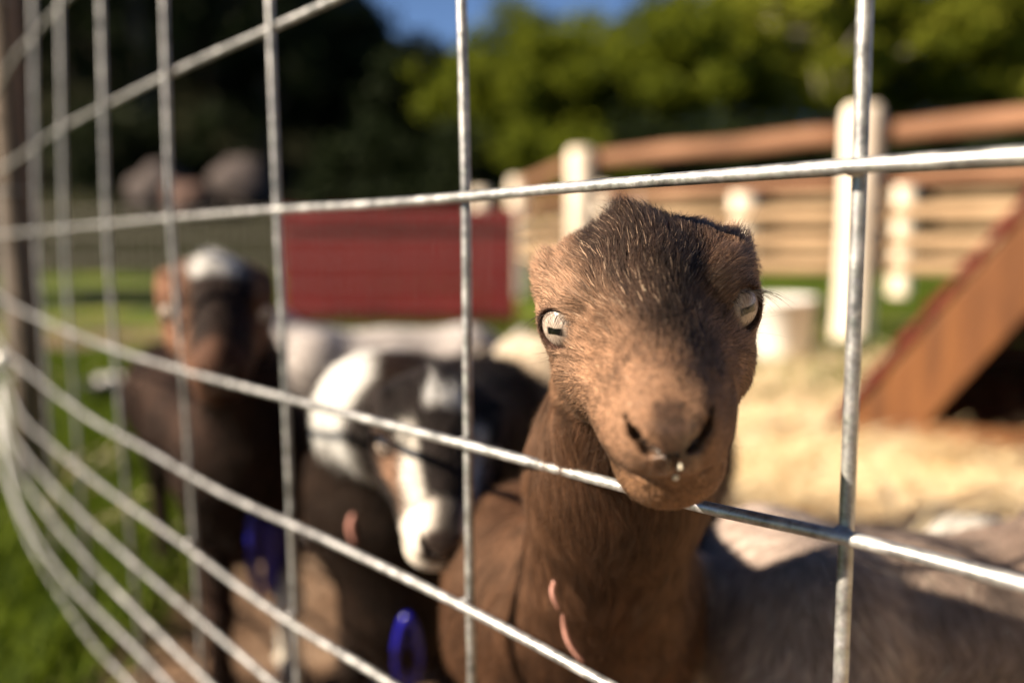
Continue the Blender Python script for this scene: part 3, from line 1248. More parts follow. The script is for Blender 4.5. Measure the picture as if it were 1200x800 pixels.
def blades(name, mat, n, region, hmin, hmax, wmin, wmax, lean, flat=False, dens=None):
    """thin bent two-quad stalks scattered over a region"""
    x = rng.uniform(region[0], region[1], n)
    y = rng.uniform(region[2], region[3], n)
    if dens is not None:
        keep = rng.random(n) < dens(x, y)
        x, y = x[keep], y[keep]
        n = len(x)
    z = ground_h(x, y) + .001
    h = rng.uniform(hmin, hmax, n)
    wd = rng.uniform(wmin, wmax, n)
    th = rng.uniform(0, 2 * np.pi, n)
    ln = rng.uniform(0, lean, n)
    up = np.stack([np.cos(th) * np.sin(ln), np.sin(th) * np.sin(ln), np.cos(ln)], 1)
    if flat:
        el = rng.uniform(-.05, .45, n)
        up = np.stack([np.cos(th) * np.cos(el), np.sin(th) * np.cos(el), np.sin(el)], 1)
        z = z + rng.uniform(.0, .03, n)
    sd = np.stack([-np.sin(th), np.cos(th), 0 * th], 1) if flat else np.stack([np.cos(th + 1.2), np.sin(th + 1.2), 0 * th], 1)
    p0 = np.stack([x, y, z], 1)
    dr = np.stack([np.cos(th), np.sin(th), -.25 + 0 * th], 1) * (0 if flat else .45)
    v = []
    for k, wk in ((0, 1), (.5, .8), (1, .15 if not flat else 1)):
        c = p0 + up * (h * k)[:, None] + dr * (h * k * k)[:, None]
        v.append(c - sd * (wd * wk / 2)[:, None])
        v.append(c + sd * (wd * wk / 2)[:, None])
    V = np.stack(v, 1).reshape(-1, 3)
    b = np.arange(n)[:, None] * 6
    q = np.concatenate([b + np.array([0, 1, 3, 2]), b + np.array([2, 3, 5, 4])])
    o_ = link(name, np_mesh(name, V, quads=q), None, mat)
    o_['kind'] = 'stuff'
    return o_


def d_left(x, y):
    p = np.stack([x, y, 0 * x], 1)
    return sstep(-.38, -.6, x) * (.45 + .55 * sstep(.35, .55, vnoise(p, 2.5, 4)))


def d_yard(x, y):
    p = np.stack([x, y, 0 * x], 1)
    return sstep(.42, .6, vnoise(p, 1.3, 44)) * sstep(2.4, 3.4, y)


blades('grass', M['grass'], 150000, (-2.6, -.36, .55, 3.6), .03, .085, .003, .006, .6, dens=d_left)
blades('grass', M['grass'], 70000, (-1.2, 6.5, 2.4, 9), .03, .09, .005, .011, .6, dens=d_yard)
blades('straw', M['straw'], 42000, (.05, 2.6, .55, 3.6), .05, .16, .002, .0042, 1, flat=True,
       dens=lambda x, y: .25 + .75 * sstep(.4, .55, vnoise(np.stack([x, y, 0 * x], 1), 2.4, 9)))
blades('straw', M['straw'], 5000, (-1.6, .6, 1.3, 4.0), .05, .14, .002, .004, 1, flat=True,
       dens=lambda x, y: sstep(.5, .6, vnoise(np.stack([x, y, 0 * x], 1), 1.8, 19)))


# ------------------------------------------------------------------ wire fence
def fx(px):
    """distance (world Y) of the fence where it appears at image column px"""
    y = .268 * 1267 / (px + 259)
    if px < 130:
        y *= 1 + .10 * ((130 - px) / 130) ** 2
    return y


def wire_fence():
    base = P(548, 285, fx(548))
    base.z = 0
    root = empty('wire_fence', base)
    tag(root, 'galvanised welded wire livestock panel curving away, the goats behind it', 'fence')
    rw = .0026
    def hy(px, slope):
        return 285 + slope * (px + 259)
    W_ = []
    W_.append([(-70, 240), (0, 97), (40, 42), (85, -8), (150, -75), (240, -170)])
    W_.append([(-70, 235), (0, 199), (60, 158), (140, 116), (220, 77), (310, 37), (390, 1), (480, -42), (620, -110), (820, -205), (1050, -316), (1300, -435)])
    W_.append([(-70, 281), (0, 275), (110, 264), (230, 253), (325, 246), (430, 240), (545, 231), (700, 217), (860, 205), (1010, 194), (1200, 182), (1330, 173)])
    W_.append([(-60, 306), (0, 348), (30, 366), (70, 384), (130, 408), (215, 434), (330, 465), (430, 491), (550, 522), (640, 546), (735, 571), (830, 595), (1000, 632), (1200, 684), (1330, 718)])
    W_.append([(-20, 372), (5, 412), (25, 428), (60, 457), (110, 493), (170, 526), (260, 577), (390, 636), (548, 713), (710, 800), (900, 903), (1100, 1010), (1300, 1112)])
    W_.append([(-8, 425), (12, 462), (28, 492), (70, 530), (120, 570), (200, 627), (320, 716), (460, 802), (640, 928), (900, 1115), (1300, 1400)])
    W_.append([(0, 450), (10, 503), (28, 530), (49, 556), (100, 608), (180, 680), (320, 800), (548, 1002), (900, 1315), (1300, 1670)])
    W_.append([(-2, 455), (6, 515), (24, 556), (56, 602), (110, 665), (206, 762), (247, 802), (400, 955), (640, 1200), (1000, 1566)])
    W_.append([(-6, 470), (3, 530), (20, 588), (49, 641), (85, 687), (120, 722), (199, 802), (400, 1026), (700, 1363)])
    W_.append([(0, 512), (10, 562), (34, 632), (75, 704), (112, 757), (157, 806), (300, 978), (600, 1350)])
    wires = []
    for pts in W_:
        w3 = [P(x, y, fx(x)) for x, y in pts]
        cm = catmull(w3, 10)
        if pts[-1][0] > 1190:      # runs on past the viewer
            cm.append(cm[-1] + Vector((.66, -.75, 0)) * .55)
        wires.append(cm)
        mb = MB().tube(cm, rw, 12)
        mb.build('horizontal_wire', M['galv'], root, True, rel=base)
    V_ = [[(1034, -300), (1024, -120), (1014, 0), (1008, 205), (998, 460), (985, 800), (972, 1150)],
          [(534, -300), (541, 0), (546, 232), (548, 450), (551, 700), (553, 800), (556, 1100)],
          [(308, -250), (316, 0), (325, 245), (335, 460), (349, 800), (358, 1000)],
          [(185, -200), (192, 0), (200, 255), (215, 440), (232, 700), (238, 800)],
          [(112, -200), (118, 0), (125, 262), (135, 410), (142, 500), (150, 590)],
          [(66, -200), (70, 0), (75, 268), (82, 390), (88, 470), (93, 540)],
          [(34, -200), (38, 0), (43, 272), (49, 375), (53, 430), (57, 500)]]
    # one more upright further right, outside the picture
    V_.append([(2330, -700), (2280, 200), (2180, 1500)])
    for pts in V_:
        px0 = pts[len(pts) // 2][0]
        Y = fx(px0) if px0 < 1200 else .268 * (1 - .57)
        w3 = [P(x, y, Y + .0088) for x, y in pts]
        # run it down to the soil
        a_, b_ = w3[-2], w3[-1]
        w3 = [p for p in w3 if p.z > .0]
        t = w3[-1] - w3[-2]
        if w3[-1].z > .02:
            w3.append(w3[-1] + t * ((w3[-1].z + .01) / -t.z))
        cm = catmull(w3, 8)
        MB().tube(cm, rw, 12).build('vertical_wire', M['galv'], root, True, rel=base)
        # weld lumps where uprights cross the long wires
        for hw in wires:
            best = min(hw, key=lambda q: (q.x - w3[0].x) ** 2 * 0 + min((q - c).length for c in cm[::2]))
            dmin = min(((q - c).length, q, c) for q in (best,) for c in cm)
            if dmin[0] < .02:
                # refine: nearest point on both polylines
                bq = None
                for i in range(len(hw) - 1):
                    for k in (0, .25, .5, .75):
                        q = hw[i].lerp(hw[i + 1], k)
                        if (q - best).length > .08:
                            continue
                        for j in range(len(cm) - 1):
                            c = cm[j].lerp(cm[j + 1], .5) if False else cm[j]
                            ab = cm[j + 1] - cm[j]
                            tt = max(0, min(1, (q - cm[j]).dot(ab) / ab.length_squared))
                            c = cm[j] + ab * tt
                            dd = (q - c).length
                            if bq is None or dd < bq[0]:
                                bq = (dd, (q + c) / 2)
                if bq and bq[0] < .012:
                    MB().ball(bq[1], .0033, 6, (1.25, 1, 1)).build('weld', M['galv'], root, True, rel=base)
    return root, base


wf_root, wf_base = wire_fence()

# clip at the far end of the wires
c_ = P(4, 421, fx(4) - .03)
cl = MB().tube(catmull([c_ + Vector((math.cos(a_) * .012, 0.004 * a_ / 6, math.sin(a_) * .012)) for a_ in np.linspace(0, 12, 14)], 3), .0032, 6)
clo = cl.build('wire_clip', M['galv'], wf_root, True, rel=wf_base)

MB().ball(c_ + Vector((0, -.01, 0)), .0125, 10, (1, .8, 1)).build('glint_ball', flat_mat('glint_white', (.85, .84, .8), .35, .3), wf_root, True, rel=wf_base)  # bright ball added to stand in for a blurred glint

# post behind the far end
pp = P(22, 285, 1.62)
t = empty('fence_post', (pp.x, pp.y, 0))
tag(t, 'weathered wooden post at far left behind the end of the wire panel', 'post')
mb = MB()
nr = 10
ring = []
mb.tube([(0, 0, -.02), (.002, 0, .4), (-.002, .002, .9), (0, 0, 1.5)], [.031, .029, .030, .028], 14)
mb.build('timber', M['post'], t, True)
for zz in (.25, .6, .95, 1.25):
    MB().tube([(-.034, -.01, zz), (-.02, -.031, zz), (.0, -.036, zz), (.02, -.031, zz), (.034, -.01, zz)], .0018, 6).build('staple', M['galv'], t, True)


# ------------------------------------------------------------------ wooden paddock fence
def timber_post(x, y, h, r, label, name='timber_post', cap=True, mat=None):
    mb = MB()
    prof = [(r * 1.02, -.02), (r, .1), (r * .97, h * .5), (r * .95, h - .03), (r * .8, h - .005), (0.001, h)]
    mb.lathe(prof, n=16)
    for i, v in enumerate(mb.v):
        k = 1 + .05 * math.sin(3 * math.atan2(v[1], v[0]) + v[2] * 4)
        mb.v[i] = (v[0] * k, v[1] * k, v[2])
    o_ = mb.build(name, mat or M['peeled'], None, True)
    o_.location = (x, y, 0)
    return tag(o_, label, 'post', 'posts of the wooden paddock fence')


def rail(p, q, th, mat, label, group='rails of the wooden paddock fence', name='fence_rail', r_rel=.5, flat=True):
    p, q = Vector(p), Vector(q)
    d = q - p
    L_ = d.length
    mb = MB()
    n = 9
    pts = [Vector((L_ * i / (n - 1), rnd.uniform(-.006, .006), rnd.uniform(-.007, .007))) for i in range(n)]
    mb.tube(pts, [th / 2 * rnd.uniform(.96, 1.03) for _ in range(n)], 10)
    if flat:
        mb.v = [(v[0], v[1] * .5, v[2]) for v in mb.v]
    o_ = mb.build(name, mat, None, True)
    o_.location = p
    o_.rotation_euler = (0, -math.asin(d.z / L_), math.atan2(d.y, d.x))
    return tag(o_, label, 'rail', group)


A = Vector((1.76, 4.25, 0))
B = Vector((.46, 5.6, 0))
D = Vector((.06, 8.1, 0))
R_ = A + (A - B) * 1.25
timber_post(A.x, A.y, 1.19, .098, 'thick pale post of the wooden fence, beside the right upright wire')
timber_post(B.x, B.y, 1.13, .090, 'pale post rising just above the brown goat\'s head')
timber_post(D.x, D.y, 1.13, .090, 'pale post at the right end of the red wall')
timber_post(R_.x, R_.y, 1.19, .098, 'pale fence post standing behind the wooden hut')
names = {1.06: 'top', .82: 'second', .655: 'middle', .51: 'fourth', .385: 'lowest'}
for (a_, b_, seg) in ((A, R_, 'right of the thick pale post'), (B, A, 'between the two pale posts behind the brown goat'), (D, B, 'leading back to the red wall')):
    off = Vector((0, .10, 0))
    for z_, nm in names.items():
        mat = M['rail_red'] if z_ > .75 else M['rail_tan']
        th = .105 if z_ > 1 else .075
        if seg.startswith('right'):
            dz = 0
        else:
            dz = 0
        rail((a_ + off) + Vector((0, 0, z_)), (b_ + off) + Vector((0, 0, z_)), th, mat, f'{nm} wooden rail {seg}')

# second paddock fence farther off
prev = None
fp = [(-.35, 9.6), (1.0, 9.0), (2.35, 8.5), (3.75, 8.0), (5.4, 7.5)]
lab2 = ['pale far post left of the near paddock fence', 'second far pale post seen through the rails', 'pale far post just right of the brown goat\'s crown', 'far pale post seen between the lower rails at right', 'rightmost pale post of the far paddock fence']
for i, (x, y) in enumerate(fp):
    timber_post(x, y, 1.12, .13 if i == 2 else .10, lab2[i])
    if prev:
        for z_, nm in ((.95, 'top'), (.7, 'middle'), (.42, 'lowest')):
            rail((prev[0], prev[1] + .12, z_), (x, y + .12, z_), .08, M['rail_tan'], f'{nm} far rail running {["", "behind the pale post", "behind the crown of the brown goat", "behind the white bucket", "behind the wooden hut"][i]}',
                 'rails of the far paddock fence')
    prev = (x, y)

# ------------------------------------------------------------------ red board wall
wr = empty('red_wall', ((467 - 600) / 977 * 4.9, 4.9, 0))
tag(wr, 'low barn-red board wall across the yard behind the goats', 'wall')
nb_ = 15
bw = 1.36 / nb_
m0 = None
for i in range(nb_):
    if m0 is None:
        mb = MB().box((0, 0, .355), (bw - .004, .022, .70), cham=.003)
        m0 = mesh('board', mb.v, mb.f)
        m0.materials.append(M['red'])
    o_ = link('board', m0, wr)
    o_.location = (-.68 + bw * (i + .5), rnd.uniform(-.002, .002), rnd.uniform(-.006, .004))
MB().box((0, -.024, .64), (1.38, .024, .07), cham=.003).build('cross_rail', M['red'], wr)
MB().box((0, -.024, .12), (1.38, .024, .07), cham=.003).build('cross_rail', M['red'], wr)
for sx in (-.66, .66):
    MB().box((sx, .04, .35), (.06, .06, .72), cham=.004).build('post', M['red'], wr)

# far wire mesh run in front of the red wall
fr = empty('wire_mesh_fence', (-1.2, 3.9, 0))
tag(fr, 'thin far wire mesh fence standing in front of the red wall', 'fence')
for i in range(34):
    MB().tube([(-1.15 + i * .088, 0, 0), (-1.15 + i * .088, 0, .66)], .0019, 6).build('mesh_wire', M['dull_wire'], fr, True)
for z_ in (.02, .1, .19, .3, .42, .54, .655):
    MB().tube([(-1.17, -.005, z_), (1.77, -.005, z_)], .0014, 6).build('mesh_wire', M['dull_wire'], fr, True)
for x_ in (-1.2, 1.79):
    MB().box((x_, .01, .36), (.022, .022, .74), cham=.003).build('post', M['dull_wire'], fr)

# ------------------------------------------------------------------ white bucket
bk = empty('bucket', ((921 - 600) / 977 * 3.5, 3.5, 0))
tag(bk, 'white plastic bucket standing in the yard right of the brown goat', 'bucket')
MB().lathe([(.001, .004), (.105, .004), (.112, .015), (.132, .255), (.139, .257), (.140, .275), (.133, .277), (.126, .262), (.103, .012), (.001, .012)], n=32).build('pail', M['white_plastic'], bk, True)
MB().tube([(.138 * math.cos(a_), -.02 - .08 * math.sin(a_) * 0 - .13 * math.sin(a_) * .35, .25 - .12 * math.sin(a_)) for a_ in np.linspace(0, math.pi, 16)], .0028, 6).build('handle', M['galv'], bk, True)

# tub at far left
tb = empty('feed_tub', ((122 - 600) / 977 * 2.5, 2.5, 0))
tb.scale = (.45, .45, .62)
tag(tb, 'black rubber feed tub on the ground at far left', 'tub')
MB().lathe([(.001, .004), (.12, .004), (.16, .13), (.172, .132), (.172, .145), (.155, .142), (.115, .015), (.001, .015)], n=28).build('tub', M['black_rubber'], tb, True)
sc_ = empty('scoop', ((117 - 600) / 977 * 2.5, 2.5, .06))
sc_.scale = (.5, .5, .5)
tag(sc_, 'white plastic scoop lying in the black feed tub', 'scoop')
MB().lathe([(.001, 0), (.05, .0), (.062, .06), (.066, .075), (.058, .073), (.046, .006), (.001, .006)], n=20).build('bowl', M['white_plastic'], sc_, True)
MB().tube([(.055, 0, .06), (.11, 0, .075), (.14, 0, .07)], .009, 8).build('handle', M['white_plastic'], sc_, True)


# ------------------------------------------------------------------ A-frame hut
def hut():
    x0, y0 = (985 - 600) / 977 * 2.10, 2.10
    th_ = math.radians(-30)
    root = empty('goat_hut', (x0 + .95 * math.cos(th_), y0 + .95 * math.sin(th_) , 0), th_)
    tag(root, 'triangular wooden goat hut with red shingled roof at right', 'hut')
    H, Wd, Dp = 1.36, .95, 1.25
    sl = math.hypot(H, Wd)
    ang = math.atan2(H, Wd)
    for sg in (-1, 1):
        # slope frame: u runs from the foot up to the ridge
        u = Vector((-sg * math.cos(ang), 0, math.sin(ang))) * 1.0
        nrm = Vector((sg * math.sin(ang), 0, math.cos(ang)))
        foot = Vector((sg * Wd, 0, 0))
        Rm_ = Matrix((u, Vector((0, 1, 0)), nrm)).transposed()
        # deck boards across the slope
        nbd = 10
        for i in range(nbd):
            cc = foot + u * (sl * (i + .5) / nbd) + Vector((0, Dp / 2 + .02, 0))
            MB().box(cc, (sl / nbd - .004, Dp - .02, .02), Rm_).build('deck_board', M['dark_pine'], root)
        # rake board on the front edge
        cc = foot + u * (sl / 2 - .03) - nrm * .070 + Vector((0, -.004, 0))
        MB().box(cc, (sl - .05, .03, .145), Rm_, cham=.004).build('rake_board', M['pine'], root)
        cc = foot + u * (sl / 2 - .05) - nrm * .055 + Vector((0, Dp - .02, 0))
        MB().box(cc, (sl - .12, .03, .10), Rm_, cham=.004).build('rake_board', M['dark_pine'], root)
        # inner rafters
        for yy in (.42, .84):
            cc = foot + u * (sl / 2 - .05) - nrm * .045 + Vector((0, yy, 0))
            MB().box(cc, (sl - .12, .038, .065), Rm_, cham=.003).build('rafter', M['dark_pine'], root)
        # shingle courses, each overlapping the one below
        sh = None
        rows, cols = 15, 7
        for i in range(rows):
            for j in range(cols):
                if sh is None:
                    mb = MB().box((0, 0, 0), (sl / rows * 1.5, Dp / cols - .006, .011), jit=.0015)
                    sh = mesh('shingle', mb.v, mb.f)
                    sh.materials.append(M['shingle'])
                o_ = link('shingle', sh, root)
                tilt = Matrix.Rotation(.10, 3, 'Y')
                cc = foot + u * (sl * (i + .35) / rows) + nrm * .024 + Vector((0, -.035 + (Dp + .05) * (j + .5) / cols + rnd.uniform(-.003, .003), 0))
                o_.matrix_local = Matrix.Translation(cc + u * rnd.uniform(-.006, .006)) @ (Rm_ @ tilt).to_4x4()
    # floor planks and back wall
    for i in range(6):
        MB().box((0, .1 + i * .19, .035), (Wd * 2 - .2, .184, .03), cham=.003).build('floor_plank', M['pine'], root)
    for i in range(9):
        z0, z1 = H * i / 9 * .94, H * (i + 1) / 9 * .94 - .005
        hw0, hw1 = Wd * (1 - z0 / H) - .09, Wd * (1 - z1 / H) - .09
        if hw1 < .03:
            continue
        v = [(-hw0, Dp - .06, z0 + .02), (hw0, Dp - .06, z0 + .02), (hw1, Dp - .06, z1 + .02), (-hw1, Dp - .06, z1 + .02)]
        v += [(a1, b1 + .02, c1) for a1, b1, c1 in v]
        f = [(0, 1, 2, 3), (7, 6, 5, 4), (0, 4, 5, 1), (1, 5, 6, 2), (2, 6, 7, 3), (3, 7, 4, 0)]
        link('back_board', mesh('back_board', v, f), root, M['dark_pine'])
    MB().box((0, -.02, .035), (Wd * 2 - .25, .03, .07), cham=.004).build('sill', M['pine'], root)
    return root


hut()


# ------------------------------------------------------------------ trees
def tree(x, y, h, cr, leaf, label, n=9000, ls=.16, trunk=M['bark'], dens=1.0, low=.2, seed=1, bare=False):
    r = np.random.default_rng(seed)
    z0 = float(ground_h(np.array([x]), np.array([y]))[0]) - .05
    root = empty('tree', (x, y, z0))
    tag(root, label, 'tree', 'trees on the slope behind the paddock')
    mb = MB()
    tr = h * .024 + .05
    pts = [Vector((0, 0, 0))]
    for i in range(1, 7):
        pts.append(Vector((r.normal(0, .05) * i * .5, r.normal(0, .05) * i * .5, h * .85 * i / 6)))
    mb.tube(pts, [tr * (1.25 - i * .18) for i in range(7)], 9)
    ends = []
    for i in range(14 if not bare else 26):
        t_ = r.uniform(.18 if low < .3 else .3, .95)
        k = int(t_ * 6)
        p0 = pts[k].lerp(pts[min(k + 1, 6)], t_ * 6 - k)
        th = r.uniform(0, 2 * np.pi)
        L_ = cr * r.uniform(.55, 1.0) * (1.1 - .5 * t_)
        d = Vector((math.cos(th), math.sin(th), r.uniform(.1, .8)))
        p1 = p0 + d * L_ * .5
        p2 = p1 + (d + Vector((r.normal(0, .2), r.normal(0, .2), .25))) * L_ * .5
        mb.tube([p0, p1, p2], [tr * .4, tr * .22, tr * .06], 5)
        ends += [p1, p2, p0.lerp(p1, .6)]
    mb.build('trunk', trunk, root, True)
    # leaf clumps around the limbs and through the crown
    nc = int(110 * dens)
    cen = []
    for i in range(nc):
        if r.random() < .5:
            e = ends[r.integers(len(ends))]
            cen.append(np.array(e) + r.normal(0, cr * .12, 3))
        else:
            u_ = r.normal(0, 1, 3)
            u_ /= np.linalg.norm(u_)
            zc = h * (low + (1 - low) * .5)
            cen.append(np.array([0, 0, zc]) + u_ * np.array([cr, cr, h * (1 - low) * .5]) * r.uniform(.45, 1.0))
    cen = np.array(cen)
    sz = r.uniform(.07, .24, nc) * cr
    ci = r.choice(nc, n, p=(sz ** 2) / (sz ** 2).sum())
    u_ = r.normal(0, 1, (n, 3))
    u_ /= np.linalg.norm(u_, axis=1, keepdims=True)
    p = cen[ci] + u_ * (sz[ci] * r.random(n) ** .45)[:, None] * np.array([1.15, 1.15, .8])
    p[:, 2] = np.maximum(p[:, 2], .1)
    a_ = r.normal(0, 1, (n, 3))
    a_ /= np.linalg.norm(a_, axis=1, keepdims=True)
    b_ = np.cross(a_, r.normal(0, 1, (n, 3)))
    b_ /= np.linalg.norm(b_, axis=1, keepdims=True)
    s_ = (ls * r.uniform(.6, 1.3, n))[:, None]
    V = np.stack([p - a_ * s_, p - b_ * s_ * .45, p + a_ * s_, p + b_ * s_ * .45], 1).reshape(-1, 3)
    q = np.arange(4 * n).reshape(n, 4)
    link('crown', np_mesh('crown', V, quads=q, smooth=False), root, leaf)
    return root


def col2x(px, Y):
    return (px - 600) / 977 * Y


TR = [
    # px, Y, h, crown radius, leaf, label
    (-150, 23, 11, 4.2, 'leaf_dark', 'dark evergreen tree at the far left edge behind the wire uprights'),
    (40, 24.5, 11.5, 4.2, 'leaf_dark', 'tall dark evergreen behind the weathered left post'),
    (180, 23, 11, 4.0, 'leaf_dark', 'tall dark evergreen above the left goat'),
    (320, 24.5, 9.0, 3.5, 'leaf_dark', 'dark evergreen just left of the patch of open sky'),
    (410, 26.0, 4.6, 3.0, 'leaf_dark', 'lower dark tree below the patch of open sky'),
    (520, 23.0, 3.9, 2.5, 'leaf_dark', 'dark tree above the left end of the red wall'),
    (610, 20.0, 4.0, 2.3, 'leaf_olive', 'olive green sunlit tree right of the centre upright wire'),
    (690, 22.0, 4.6, 2.6, 'leaf_olive', 'broad olive green tree above the pale post'),
    (790, 20.0, 4.7, 2.5, 'leaf_olive', 'olive green tree directly above the brown goat'),
    (885, 22.0, 5.9, 2.7, 'leaf_yellow', 'bright yellow green tree up right of the brown goat'),
    (955, 20.0, 5.6, 2.4, 'leaf_yellow', 'sparse tree with a pale trunk left of the right upright wire'),
    (1060, 21.0, 6.4, 2.9, 'leaf_olive', 'olive green tree right of the right upright wire'),
    (1170, 20.0, 6.4, 2.8, 'leaf_yellow', 'yellow green tree at the top right corner'),
    (1300, 20.0, 6.4, 2.9, 'leaf_olive', 'olive green tree at the far right edge'),
    (470, 29.0, 4.0, 3.4, 'leaf_dark', 'distant dark tree low on the slope behind the red wall'),
    (640, 30.0, 4.4, 3.6, 'leaf_dark', 'distant dark tree filling the gap above the paddock rails'),
    (850, 30.0, 5.8, 3.7, 'leaf_dark', 'distant dark tree behind the bright yellow green tree'),
    (1100, 30.0, 6.4, 3.8, 'leaf_dark', 'distant dark tree at right behind the olive tree'),
    (100, 31.0, 9.0, 4.4, 'leaf_dark', 'distant dark evergreen seen between the two leftmost uprights'),
    (260, 31.0, 9.0, 4.4, 'leaf_dark', 'distant dark evergreen above the bluish white boulder'),
]
# trees left of the view that shade the yard
for (x_, y_, nm_) in ((-10.2, 5.3, 'nearer'), (-9.6, 6.9, 'farther')):
    TR.append((600 + 977 * x_ / y_, y_, 5.6, 1.3, 'leaf_dark', f'dark shade tree left of the yard, outside the picture, {nm_} of the two'))
for i, (x_, y_, nm_) in enumerate(((.8, -4.0, 'right behind the photographer'), (4.2, -3.6, 'behind and right of the photographer'), (8.5, -3.4, 'far to the right of the photographer'), (-2.9, -4.4, 'behind and left of the photographer'))):
    tree(x_, y_, 6.5, 2.3, M['leaf_dark'], 'added sky-blocking tree ' + nm_ + ', outside the picture', n=11000, ls=.17, dens=1.4, low=.03, seed=80 + i)  # unseen row added to block sky fill on camera-facing sides
for i, (px, Y, h_, cr, lf, lb) in enumerate(TR):
    tree(col2x(px, Y), Y, h_, cr, M[lf], lb, n=13000, ls=.11, trunk=M['pale_bark'] if 'pale trunk' in lb else M['bark'],
         dens=.75 if 'sparse' in lb else 1.3, low=.05 if lf == 'leaf_dark' else .30, seed=40 + i, bare='sparse' in lb)

# shrubs along the foot of the slope
SH = [(150, 12.0, 'leaf_dark'), (245, 13.0, 'leaf_dark'), (420, 15, 'leaf_dark'), (560, 14, 'leaf_dark'), (650, 13, 'leaf_olive'), (750, 14, 'leaf_dark'), (860, 13.5, 'leaf_dark'), (980, 14, 'leaf_dark'), (1090, 12.5, 'leaf_dark'), (1190, 13.5, 'leaf_dark'), (1290, 12.5, 'leaf_dark')]
shl = ['low dark shrub behind the leftmost uprights', 'dark shrub behind the left goat\'s head', 'dark shrub left of the centre upright wire', 'dark shrub over the right part of the red wall',
       'olive shrub just left of the pale post', 'dark shrub behind the crown of the brown goat', 'dark shrub behind the top rail right of the goat', 'dark shrub behind the thick pale post',
       'dark shrub right of the thick pale post', 'dark shrub behind the top rail at the right edge', 'dark shrub beyond the hut outside the right edge']
for i, (px, Y, lf) in enumerate(SH):
    Y += 3.0 if i > 1 else 8.5
    r = np.random.default_rng(200 + i)
    x = col2x(px, Y)
    z0 = float(ground_h(np.array([x]), np.array([Y]))[0])
    n = 5000
    nc = 26
    cr, hh = 1.35, 2.2
    cen = np.stack([r.normal(0, .6, nc), r.normal(0, .5, nc), r.uniform(.2, hh * .85, nc)], 1)
    ci = r.integers(0, nc, n)
    u_ = r.normal(0, 1, (n, 3))
    p = cen[ci] + u_ * .2
    p[:, 2] = np.abs(p[:, 2])
    a_ = r.normal(0, 1, (n, 3)); a_ /= np.linalg.norm(a_, axis=1, keepdims=True)
    b_ = np.cross(a_, r.normal(0, 1, (n, 3))); b_ /= np.linalg.norm(b_, axis=1, keepdims=True)
    V = np.stack([p - a_ * .09, p - b_ * .04, p + a_ * .09, p + b_ * .04], 1).reshape(-1, 3)
    rt = empty('shrub', (x, Y, z0 - .03))
    tag(rt, shl[i], 'shrub', 'shrubs at the foot of the slope')
    link('foliage', np_mesh('foliage', V, quads=np.arange(4 * n).reshape(n, 4), smooth=False), rt, M[lf])
    mb = MB()
    for k in range(7):
        e = cen[k]
        mb.tube([(0, 0, 0), (e[0] * .4, e[1] * .4, e[2] * .5), tuple(e)], [.03, .02, .008], 5)
    mb.build('stem', M['bark'], rt, True)

# pale boulders on the shaded bank
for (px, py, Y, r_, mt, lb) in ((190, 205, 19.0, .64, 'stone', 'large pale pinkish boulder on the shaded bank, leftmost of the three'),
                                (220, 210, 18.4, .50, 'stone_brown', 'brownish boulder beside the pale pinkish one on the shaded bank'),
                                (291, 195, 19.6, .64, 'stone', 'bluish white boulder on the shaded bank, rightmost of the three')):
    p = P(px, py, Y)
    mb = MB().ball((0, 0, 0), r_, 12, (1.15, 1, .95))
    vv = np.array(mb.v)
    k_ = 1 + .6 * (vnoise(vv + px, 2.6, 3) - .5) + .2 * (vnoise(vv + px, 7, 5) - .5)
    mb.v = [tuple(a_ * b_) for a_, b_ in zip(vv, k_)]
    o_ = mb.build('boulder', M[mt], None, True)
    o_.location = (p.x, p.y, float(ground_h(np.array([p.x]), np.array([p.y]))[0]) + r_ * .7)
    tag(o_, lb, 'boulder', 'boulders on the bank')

# focus-side details of the main goat: eyelashes, whiskers, droplets, collar
def strands(name, root, lines, col, rad, base, npts=6):
    n = len(lines)
    pts = np.array(lines, np.float32) - np.array(base, np.float32)
    cu = bpy.data.hair_curves.new(name)
    cu.add_curves([npts] * n)
    cu.position_data.foreach_set('vector', pts.reshape(-1))
    ra = cu.attributes.get('radius') or cu.attributes.new('radius', 'FLOAT', 'POINT')
    ra.data.foreach_set('value', (np.tile(np.linspace(1, .15, npts), n) * rad).astype(np.float32))
    ct = cu.attributes.get('curve_type') or cu.attributes.new('curve_type', 'INT8', 'CURVE')
    ct.data.foreach_set('value', np.zeros(n, np.int32))
    sn = cu.attributes.new('skin_normal', 'FLOAT_VECTOR', 'CURVE')
    sn.data.foreach_set('vector', np.tile(np.array([-.4, -.8, .4], np.float32), n))
    ca = cu.attributes.new('coat', 'FLOAT_COLOR', 'CURVE')
    ca.data.foreach_set('color', np.tile(np.array([*col, 1], np.float32), n))
    cu.materials.append(M['hair'])
    return link(name, cu, root)


